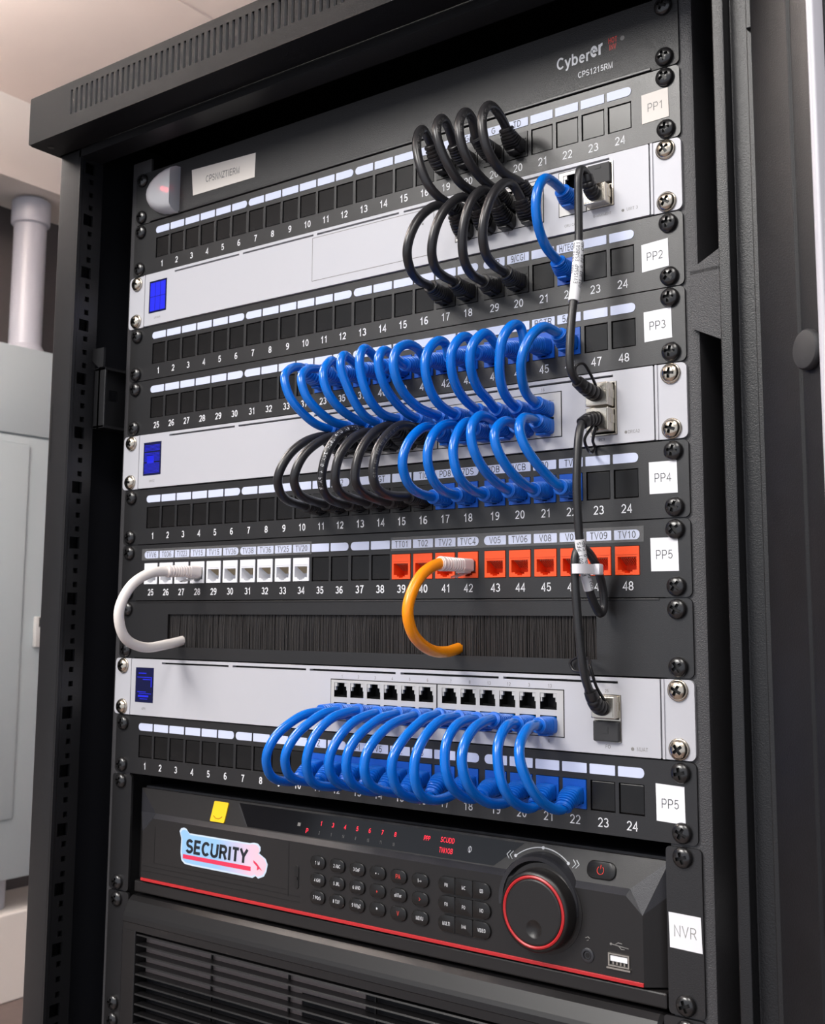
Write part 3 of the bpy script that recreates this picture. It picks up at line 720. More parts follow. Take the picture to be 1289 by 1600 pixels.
# lower switch
z = -9 * U
lit3 = [(-216.5, -199.5, -14.9, -14.4), (-215, -206, -12.0, -11.2), (-210, -201, -16.6, -16.0), (-216, -206, -26.2, -25.6), (-214, -200, -27.4, -26.9), (-215, -203, -29.8, -28.4), (-213, -204, -31.5, -31), (-200.5, -199.6, -22, -15)]
top = [str(k) for k in (1, 2, 3, 4, 5, 6, 7, 8, 13, 12, 3, 13)]
sw3 = switch(9, 'lowest of the three silver network switches, with a row of empty ports', [(-17.6, 70.2, -36.2, -9.2), (70.8, 161.2, -36.2, -9.2), (181, 198.0, -36.9, -10.3)], lit3,
             [('APV', -208, -39.6, 2.0), ('NUAT', 210.5, -40.8, 2.2), ('FO', 189.4, -40.6, 2.2), ('25', 189, -9.2, 1.8), ('6', 151, -39.8, 2)] + [(t, SX[i] + 1, -8.0, 2.1) for i, t in enumerate(top)], (), [(204.6, -39.8, 1.0)])
ROW3 = [(z - 16.0, 0), (z - 29.0, 1)]
port_block(sw3, -17.4, 70.0, z - 36.0, z - 9.4, SX[:6], ROW3); port_block(sw3, 71.0, 161.0, z - 36.0, z - 9.4, SX[6:], ROW3)
sfp_cage(sw3, 181.2, 197.8, z - 36.7, z - 10.5, z - 24.6)
m = MB().box(181.6, 197.4, -4.6, 6, z - 36.4, z - 25.1, .6); m.box(187.2, 191.2, -4.8, -4.6, z - 32, z - 28); m.box(187.8, 190.6, -4.9, -4.7, z - 31.5, z - 28.6); part(m, 'dust_plug', RUBBER, sw3)

# ------------------------------------------------------------------ brush panel
zt = -8 * U
r = root('brush_entry', 'black cable entry panel with a wide dark brush slot', 'brush panel', (0, 0, zt - U))
x0, x1, za, zb_ = -185.2, 182.4, zt - 35.3, zt - 10.3
m = MB().grid([-241.3, 241.3, x0, x1], [zt - .35, zt - U + .35, za, zb_], inrects([(x0, x1, za, zb_)]), 0, 1.6, 3.2)
m.box(x0 - 4, x1 + 4, 1.6, 8, zb_, zb_ + 1.5); m.box(x0 - 4, x1 + 4, 1.6, 8, za - 1.5, za); m.box(-222, 222, -.5, 0, zt - 1.4, zt - .35, .2)
part(m, 'panel_plate', PANEL, r)
m = MB(); random.seed(3)
x = x0 + .2
while x < x1 - .2:
    for lay in range(2):
        w = random.uniform(.28, .55); s = random.uniform(-.9, .9); y = 1.9 + lay * .9 + random.uniform(0, .9)
        a, b = x + random.uniform(-.3, .3), x + s
        a = min(max(a, x0 + .3), x1 - .3); b = min(max(b, x0 + .3), x1 - .3)
        zt_, zb2 = zb_ + .8, za - .8
        m.loft([[(a - w, y, zt_), (a + w, y, zt_), (a, y + .5, zt_)], [((a + b) / 2 + s * .4 - w, y - .25, (zt_ + zb2) / 2), ((a + b) / 2 + s * .4 + w, y - .25, (zt_ + zb2) / 2), ((a + b) / 2, y + .4, (zt_ + zb2) / 2)], [(b - w, y, zb2), (b + w, y, zb2), (b, y + .5, zb2)]], cap=False)
    x += .5
o = part(m, 'brush', BRISTLE, r); o['kind'] = 'stuff'
part(MB().box(x0 - 3, x1 + 3, 4.2, 6.4, za - 1, zb_ + 1), 'brush_backing', BRISTLE, r)
screws(r, (zt - 6.35, zt - 38.1), SCREWB)
# ------------------------------------------------------------------ video recorder (two units tall)
zt = -11 * U
r = nvr = root('video_recorder', 'black video recorder with keypad, jog dial, red stripe and sticker', 'video recorder', (0, 0, zt - 2 * U))
# bezel: front plate with facets sloping back to the body outline
A = {'tl': (-194.5, -520.2), 'tr': (198, -520.2), 'rt': (208, -529.4), 'rb': (208.2, -567), 'lb': (-206.3, -567), 'lt': (-206.0, -531)}
m = MB(); Y0, Y1 = 0, 9
f = [(*A[k], ) for k in ('tl', 'tr', 'rt', 'rb', 'lb', 'lt')]
F3 = [(x, Y0, z) for x, z in f]
m.face(F3)
body = {'TL': (-218.5, Y1, -500.4), 'TR': (220.5, Y1, -500.4), 'RM': (220.5, Y1, -518.4), 'RB': (220.5, Y1, -567), 'LB': (-218.5, Y1, -567), 'LM': (-218.5, Y1, -518.4)}
st = [(-194.5 - 1.2, 3.6, -517.0), (198 + 1.2, 3.6, -517.0)]
m.mi = 0
m.face([F3[2], (208.2, Y0, -567), body['RB'], body['RM']]); m.face([F3[5], body['LM'], body['LB'], F3[4]])
m.face([st[0], st[1], body['TR'], body['TL']])
m.face([F3[4], F3[3], body['RB'], body['LB']]); m.face([body['TL'], body['TR'], (220.5, 30, -500.4), (-218.5, 30, -500.4)])
m.face([body['TR'], body['RM'], body['RB'], (220.5, 30, -567), (220.5, 30, -500.4)]); m.face([body['TL'], (-218.5, 30, -500.4), (-218.5, 30, -567), body['LB'], body['LM']])
m.mi = 1
m.face([F3[0], F3[1], st[1], st[0]]); m.face([F3[1], F3[2], body['RM'], body['TR'], st[1]]); m.face([F3[0], st[0], body['TL'], body['LM'], F3[5]])
bmesh.ops.remove_doubles(m.bm, verts=m.bm.verts, dist=.01)
bez = part(m, 'front_bezel', [NVRM, NVRF], r)
part(MB().box(-217, 219, 12, 400, -576.5, -499), 'housing', INNER, r)
part(MB().box(-216, 220.5, 2, 20, -576.8, -568.4, 1), 'base_strip', NVRM, r)
m = MB(); m.box(-206, 208.2, -.7, .5, -567.0, -564.8, .3); part(m, 'red_stripe', RED, r)
# mounting ears
for s in (-1, 1):
    a = (222.5, 243) if s > 0 else (-243, -220.5)
    part(MB().prism(rrect(a[0], a[1], -577.2, -490.2, 2.5), -.2, 1.6), 'mounting_ear', PANEL, r)
screws(r, (-495.3, -571.5), SCREWB, y=-.2)
# smoked display strip on the sloped band: local frame of that slope
sl = Vector((0, 9 - 3.6, -500.4 + 517.0)); sl.normalize(); sn = Vector((0, -sl.z, sl.y))
def band(x, z, out=0):          # point on the band at height z
    t = (z + 517.0) / 16.6; return Vector((x, 3.6 + 5.4 * t, z)) + sn * out
def band_text(mb, s, x, z, size, out=.12, **k):
    n0 = len(mb.bm.verts); mb.text(s, x, z, size, 0, **k); mb.bm.verts.ensure_lookup_table()
    for v in mb.bm.verts[n0:]:
        v.co = band(v.co.x, v.co.z, out - v.co.y)
m = MB(); P = [(-111.5, -501.6), (128, -501.6), (109, -516.2), (-98.5, -516.2)]
m.loft([[tuple(band(x, z, -.3)) for x, z in P], [tuple(band(x, z, .12)) for x, z in P]])
for f_ in m.bm.faces: f_.smooth = False
part(m, 'display_window', GLOSS, r)
m = MB()
for i, c in enumerate('1345678'): band_text(m, c, -31.5 + 10.6 * i, -508.6, 2.9, .3)
band_text(m, 'P', -42.6, -514.4, 3.0, .3); band_text(m, 'PPP', 57.3, -508.0, 2.8, .3, sx=.8); band_text(m, 'SCUDD', 73, -507.6, 3.1, .3, sx=.85, wt=.1); band_text(m, 'TNI1OB', 73, -513.6, 3.1, .3, sx=.8, wt=.1)
part(m, 'red_display_print', LEDRED, r)
m = MB()
for i, c in enumerate(('2', '1', '14', '8', '15', '11', '16')): band_text(m, c, -31.5 + 10.6 * i, -514.0, 2.0, .3, sx=.7)
part(m, 'white_display_print', PRINTG, r)
m = MB(); band_text(m, 'O', 90.4, -511.2, 3.8, .3, wt=.08); band_text(m, 'I', 90.4, -511.2, 3.8, .32); part(m, 'moon_symbol', PRINTW, r)
m = MB(); m.loft([[tuple(band(x, z, o_)) for x, z in ((-52.2, -508.6), (-49.6, -508.6), (-49.6, -510.8), (-52.2, -510.8))] for o_ in (.1, .3)]); part(m, 'status_square', LEDDIM, r)
for nm, q, s in (('rewind_mark', 119.3, -1), ('forward_mark', 164.0, 1)):
    m = MB()
    for o_ in (-1.1, 1.1): m.tube([band(q + o_ - s * 1.0, -506.6, .3), band(q + o_ + s * 1.0, -508.8, .3), band(q + o_ - s * 1.0, -511.0, .3)], .3, 6)
    part(m, nm, PRINTW, r)
# keypad
BT = proto(MB().prism(rrect(-6.5, 6.5, -4.3, 4.3, 3.9, 6), -1.3, 1, 'y', .7, 3), 'button', BUTTON, 40)
BW = [['1 m', '2 abc', '3 def', '+ -', '', 'I-+'], ['4 ghi', '5 jkl', '6 mno', '', 'enter', ''], ['7 pqrs', '8 tuv', '9 wxyz', '*', '', 'MENU']]
BR = {(0, 4): 'PA', (1, 3): '+', (1, 5): '>', (2, 4): 'V'}
for j in range(3):
    for i in range(6):
        b = put(BT, r, (-27.6 + 17 * i, 0, -531.1 - 11.3 * j))
        w, q = BW[j][i], BR.get((j, i))
        t = MB(); t.text(w or q, 0, -1.2, 2.3 if len(w or q) > 2 else 2.8, -1.36, sx=.75 if len(w or q) > 3 else .9)
        t.build('button_print', PRINTR if q else PRINTW, b)
PW = [['PN', 'MC', 'EB'], ['FN', 'FO', 'NO'], ['MULTI', 'I>M', 'VIDEO']]
for j in range(3):
    for i in range(3):
        x0, x1 = 71.2 + 12.9 * i + .2, 71.2 + 12.9 * (i + 1) - .2
        m = MB().prism(rrect(x0, x1, -5.0, 5.0, .5, 6, 4.7 if i == 0 else .4, 4.7 if i == 2 else .4), -1.3, 1, 'y', .5, 2)
        b = m.build('button', BUTTON, r, 40); b.location = (Vector((0, 0, -530.9 - 11.4 * j)) - OFF[r.name]) / 1000
        t = MB(); t.text(PW[j][i], (x0 + x1) / 2, -1.1, 2.2, -1.36, sx=.75); t.build('button_print', PRINTW, b)
# jog dial with collar and printed arc
c = (145.3, 0, -534.8)
m = MB()
ring = []
for k in range(0, 29):
    t = math.radians(-8 + 196 * k / 28); ring.append(t)
Rr = lambda R, y: [(142.2 + R * math.cos(t), y, -532.5 + R * math.sin(t)) for t in ring]
m.loft([Rr(24.0, 6), Rr(24.0, -1.0), Rr(26.4, -1.4), Rr(27.6, 1.5), Rr(28.0, 8)], cap=False, closed=False)
part(m, 'dial_collar', NVRF, r, 50)
d = part(MB().lathe([(25.5, 2), (25.5, -.4), (23.2, -.6), (22.6, -1.2), (22.6, -9.6), (21.6, -11.0), (20.6, -11.4), (20.2, -10.6), (18.6, -10.6), (18.2, -11.6), (17.4, -11.9), (17.3, -9.6), (.01, -9.6)], c, 'y', 72), 'jog_dial', NVRM, r, 40)
MB().lathe([(20.3, -10.6), (20.2, -11.5), (19.4, -11.9), (18.6, -11.5), (18.5, -10.6)], c, 'y', 72, False).build('red_ring', RED, d, 50)
m = MB(); N = 48; dc = (c[0] + .6, -544.0)
ou = [m.bm.verts.new((c[0] + 17.4 * math.cos(2 * math.pi * k / N), -11.9, c[2] + 17.4 * math.sin(2 * math.pi * k / N))) for k in range(N)]
bowl = []
for q in range(0, 7):
    rr_ = 5.2 * (1 - q / 7.5); yy = -11.9 + 1.7 * (1 - (rr_ / 5.2) ** 2)
    bowl.append([m.bm.verts.new((dc[0] + max(rr_, .02) * math.cos(2 * math.pi * k / N), yy, dc[1] + max(rr_, .02) * math.sin(2 * math.pi * k / N))) for k in range(N)])
for k in range(N):
    m.bm.faces.new([ou[k], ou[(k + 1) % N], bowl[0][(k + 1) % N], bowl[0][k]])
    for a_, b_q in zip(bowl, bowl[1:]):
        f_ = m.bm.faces.new([a_[k], a_[(k + 1) % N], b_q[(k + 1) % N], b_q[k]]); f_.smooth = True
f_ = m.bm.faces.new(bowl[-1][::-1]); f_.smooth = True
m.build('finger_dimple_face', NVRM, d, None)
m = MB(); arc = []
for k in range(21):
    t = math.radians(52 + 76 * k / 20); arc.append(band(141.2 + 29.0 * math.cos(t), -532.4 + 29.8 * math.sin(t), .25))
m.tube(arc, .35, 6)
for q in (0, 10, 20): m.lathe([(.95, -.3), (.95, .3)], tuple(arc[q]), 'y', 14)
part(m, 'dial_arc_print', PRINTW, r)
b = MB(); pr = rrect(171.6, 189.6, -514.6, -505.2, 4.2, 6); b.loft([[tuple(band(x, z, -.4)) for x, z in pr], [tuple(band(x, z, 1.0)) for x, z in pr], [tuple(band(180.6 + (x - 180.6) * .93, -509.9 + (z + 509.9) * .9, 1.5)) for x, z in pr]])
pb = part(b, 'power_button', BUTTON, r, 40)
m = MB(); arc = [band(180.6 + 2.1 * math.sin(t), -510.2 + 2.1 * math.cos(t), 1.7) for t in [.6 + (2 * math.pi - 1.2) * k / 16 for k in range(17)]]; m.tube(arc, .22, 6); m.tube([band(180.6, -507.2, 1.7), band(180.6, -509.6, 1.7)], .22, 6); m.build('power_symbol', PRINTR, pb)
# sockets
part(MB().lathe([(4.0, .2), (4.0, -.5), (3.5, -.8), (2.6, -.8), (2.5, .1), (2.0, .1), (1.9, -.3), (1.4, -.3), (1.35, .05), (.01, .05)], (174, 0, -556), 'y', 28), 'audio_socket', [NVRF], r, 35)
part(MB().lathe([(1.3, .02), (1.3, -.36)], (174, 0, -556), 'y', 16), 'socket_hole', RECESS, r)
m = MB().grid([187, 187.9, 199, 199.9], [-559, -558.2, -552.8, -552], inrects([(187.9, 199, -558.2, -552.8)]), -.8, .2); m.box(186.2, 200.6, -1.2, -.1, -560.4, -559.4)
m.mi = 1; m.box(187.9, 199, -.15, -.05, -558.2, -552.8); m.mi = 2; m.box(188.4, 198.6, -.6, -.15, -556.2, -553.4)
for k in range(4):
    m.mi = 0; m.box(189.5 + k * 2.3, 190.5 + k * 2.3, -.5, -.15, -558, -556.4)
part(m, 'usb_socket', [STEEL, RECESS, PAPER], r)
m = MB(); m.tube([(188.6, -.1, -547.4), (199.4, -.1, -548.4)], .28, 6); m.tube([(191, -.1, -547.6), (193, -.1, -546.2), (195.5, -.1, -546.4)], .28, 6); m.tube([(193.5, -.1, -548), (195, -.1, -549.4), (197, -.1, -549.2)], .28, 6)
m.lathe([(.7, 0), (.7, -.2)], (188.6, 0, -547.4), 'y', 12); m.tube([(172.6, -.1, -546.8), (174.4, -.1, -546.0), (175.6, -.1, -546.8)], .25, 6); m.tube([(173.6, -.1, -548.2), (174.8, -.1, -547.6)], .25, 6)
part(m, 'socket_symbols', PRINTG, r)
# drop-down door outline, latch, tags
m = MB(); m.mi = 0
m.box(-55, -54.5, -.12, 0, -557, -520.6); m.box(-205.5, -44, -.12, 0, -556.2, -555.7); m.box(-205.5, -44, -.12, 0, -559.8, -559.4); m.box(-192, -55, -.12, 0, -552.8, -552.5); m.box(-192, -191.6, -.12, 0, -552.8, -526)
part(m, 'cover_outline', RECESS, r)
m = MB().prism(rrect(-48.8, -45.2, -551, -535.5, 1.6), -.5, .2, 'y', .2, 1); m.box(-48, -46, -.9, -.5, -545, -543); part(m, 'cover_latch', BUTTON, r)
m = MB(); P = rrect(-136.2, -121.6, -516.4, -502.6, .8); m.loft([[tuple(band(x, z, 0)) for x, z in P], [tuple(band(x, z, .9)) for x, z in P]])
yt = part(m, 'yellow_tag', YELLOW, r, 30, label='small yellow plastic tag')
m = MB(); m.tube([band(-133.5, -512.6, 1.0), band(-131, -514.0, 1.0), band(-127.4, -514.0, 1.0), band(-124.6, -512.4, 1.0)], .35, 6); m.build('tag_mark', mat('tag_dark_yellow', rgb(190, 140, 12), .5), yt)  # darker yellow curve on the tag
m = MB(); m.loft([[tuple(band(x, z, o_)) for x, z in ((-112.6, -502.4), (-111.8, -502.4), (-98.6, -516), (-99.4, -516))] for o_ in (0, .25)]); part(m, 'divider_line', NVRF, r)
# security sticker
O = [(-164.5, -526), (-162.8, -523.8), (-160, -523.0), (-157.2, -523.6), (-155.2, -525.6), (-154, -526.4), (-92, -526.2), (-88, -525.4), (-84, -525.6), (-81.6, -527.6), (-81.4, -530), (-82.8, -532), (-76.4, -535), (-74.2, -538.6), (-75.4, -543.6), (-77.6, -547), (-83, -549.2), (-85.6, -547.8), (-88.6, -549.4), (-150, -549.2), (-158, -548.8), (-161.6, -546.6), (-162.8, -541), (-162.4, -531)]
def scale_o(k): 
    cx, cz = -120, -537; return [(cx + (x - cx) * (1 - 1.1 * (1 - k) * .25), cz + (z - cz) * k) for x, z in O]
m = MB(); m.prism(O, -.2, 0); m.mi = 1; m.prism(scale_o(.9), -.26, -.19)
P = [(-104, -528.4), (-95, -528.2), (-86, -527.6), (-84, -529.6), (-86, -532.6), (-78, -536.4), (-77, -540), (-79, -546), (-86, -547), (-112, -547.4)]
so = part(m, 'sticker', [STKWHITE, STKBLUE], r, label='pale blue and pink sticker reading SECURITY')
m = MB()
m.text('SECURITY', -125.6, -540.4, 9.6, -.34, sx=1.14, shear=.1, wt=.22)
m.build('sticker_lettering', STKBLACK, so)
m = MB(); m.prism([(-160, -542.0), (-90.4, -542.0), (-90.4, -545.0), (-160, -545.0)], -.36, -.3); m.prism([(-88.2, -537.2), (-84.5, -539), (-79.2, -543.6), (-82, -542.4), (-84.4, -543.8), (-84.2, -541.2), (-87.6, -539)], -.36, -.3); m.build('sticker_bars', STKRED, so)
# NVR label on the right ear
m = MB(); m.prism([(223.6, -524.8), (241.8, -525.2), (242.4, -543.6), (224.0, -543.0)], -.5, -.2); so = part(m, 'label_sticker', PAPER, r, label='white sticker reading NVR')
m = MB(); m.text('NVR', 233, -537.0, 6.0, -.56, sx=.95, wt=.075); m.build('sticker_print', PRINTG, so)

# ------------------------------------------------------------------ louvred unit at the bottom
zt = -13 * U
r = root('power_supply', 'black rack unit with a wide louvred grille, lowest in the picture', 'power supply', (0, 0, zt - 4 * U))
m = MB()
def sec(x, k=0): return [(x, 8, -579.3), (x, 2, -579.6), (x, -1.5, -582.5), (x, -5.2, -590.4), (x, -6.2, -593.0), (x, -6.4, -596.8), (x, -5.8, -597.4), (x, -5.8, -602.6), (x, 8, -602.6)]
m.loft([[(a, b + 1.5, c_ - .8) for a, b, c_ in sec(-219.4)], sec(-217.4), sec(216.4), [(a, b + 1.5, c_ - .8) for a, b, c_ in sec(218.6)]])
for f_ in m.bm.faces: f_.smooth = False
m.box(-219, -203.6, -5.6, 8, zt - 4 * U + 1, -602.4, .8); m.box(203.6, 218.6, -5.6, 8, zt - 4 * U + 1, -602.4, .8); m.box(-204, 204, -5.6, 8, zt - 4 * U + 1, zt - 4 * U + 10, .8)
part(m, 'front_frame', GRILLE, r)
m = MB(); z = -604.6
while z > zt - 4 * U + 14:
    m.loft([[(x, -4.9, z - 1.2), (x, -4.4, z - .2), (x, 3.4, z - 2.2 + 1.9), (x, 3.4, z - 3.0 + 1.4)] for x in (-203.5, 203.5)])
    z -= 7.1
for f_ in m.bm.faces: f_.smooth = False
part(m, 'louvre_slats', GRILLE, r)
m = MB()
for x in (-130, -55, 20, 95, 165): m.box(x - .5, x + .5, 2.4, 4, zt - 4 * U + 8, -603)
part(m, 'slat_supports', GRILLE, r)
m = MB(); m.box(-203, 203, 6, 7.5, zt - 4 * U + 4, -603); m.mi = 1; m.box(-203, -45, 5, 6.2, -634, -603); m.box(-45, 10, 5, 6.2, -619, -603)  # light on the upper left of the plate painted as paler patches
part(m, 'inner_plate', [INNER, GRILLELIT], r)
part(MB().box(-217, 217, 8, 420, zt - 4 * U + 1, -580), 'housing', INNER, r)
for s in (-1, 1):
    a = (219.5, 243) if s > 0 else (-243, -219.6)
    part(MB().prism(rrect(a[0], a[1], zt - 4 * U + .6, zt - .5, 2), -.2, 1.6), 'mounting_ear', PANEL, r)
screws(r, (-584.2, -660.4, -673.1, -749.3), SCREWB, y=-.2)
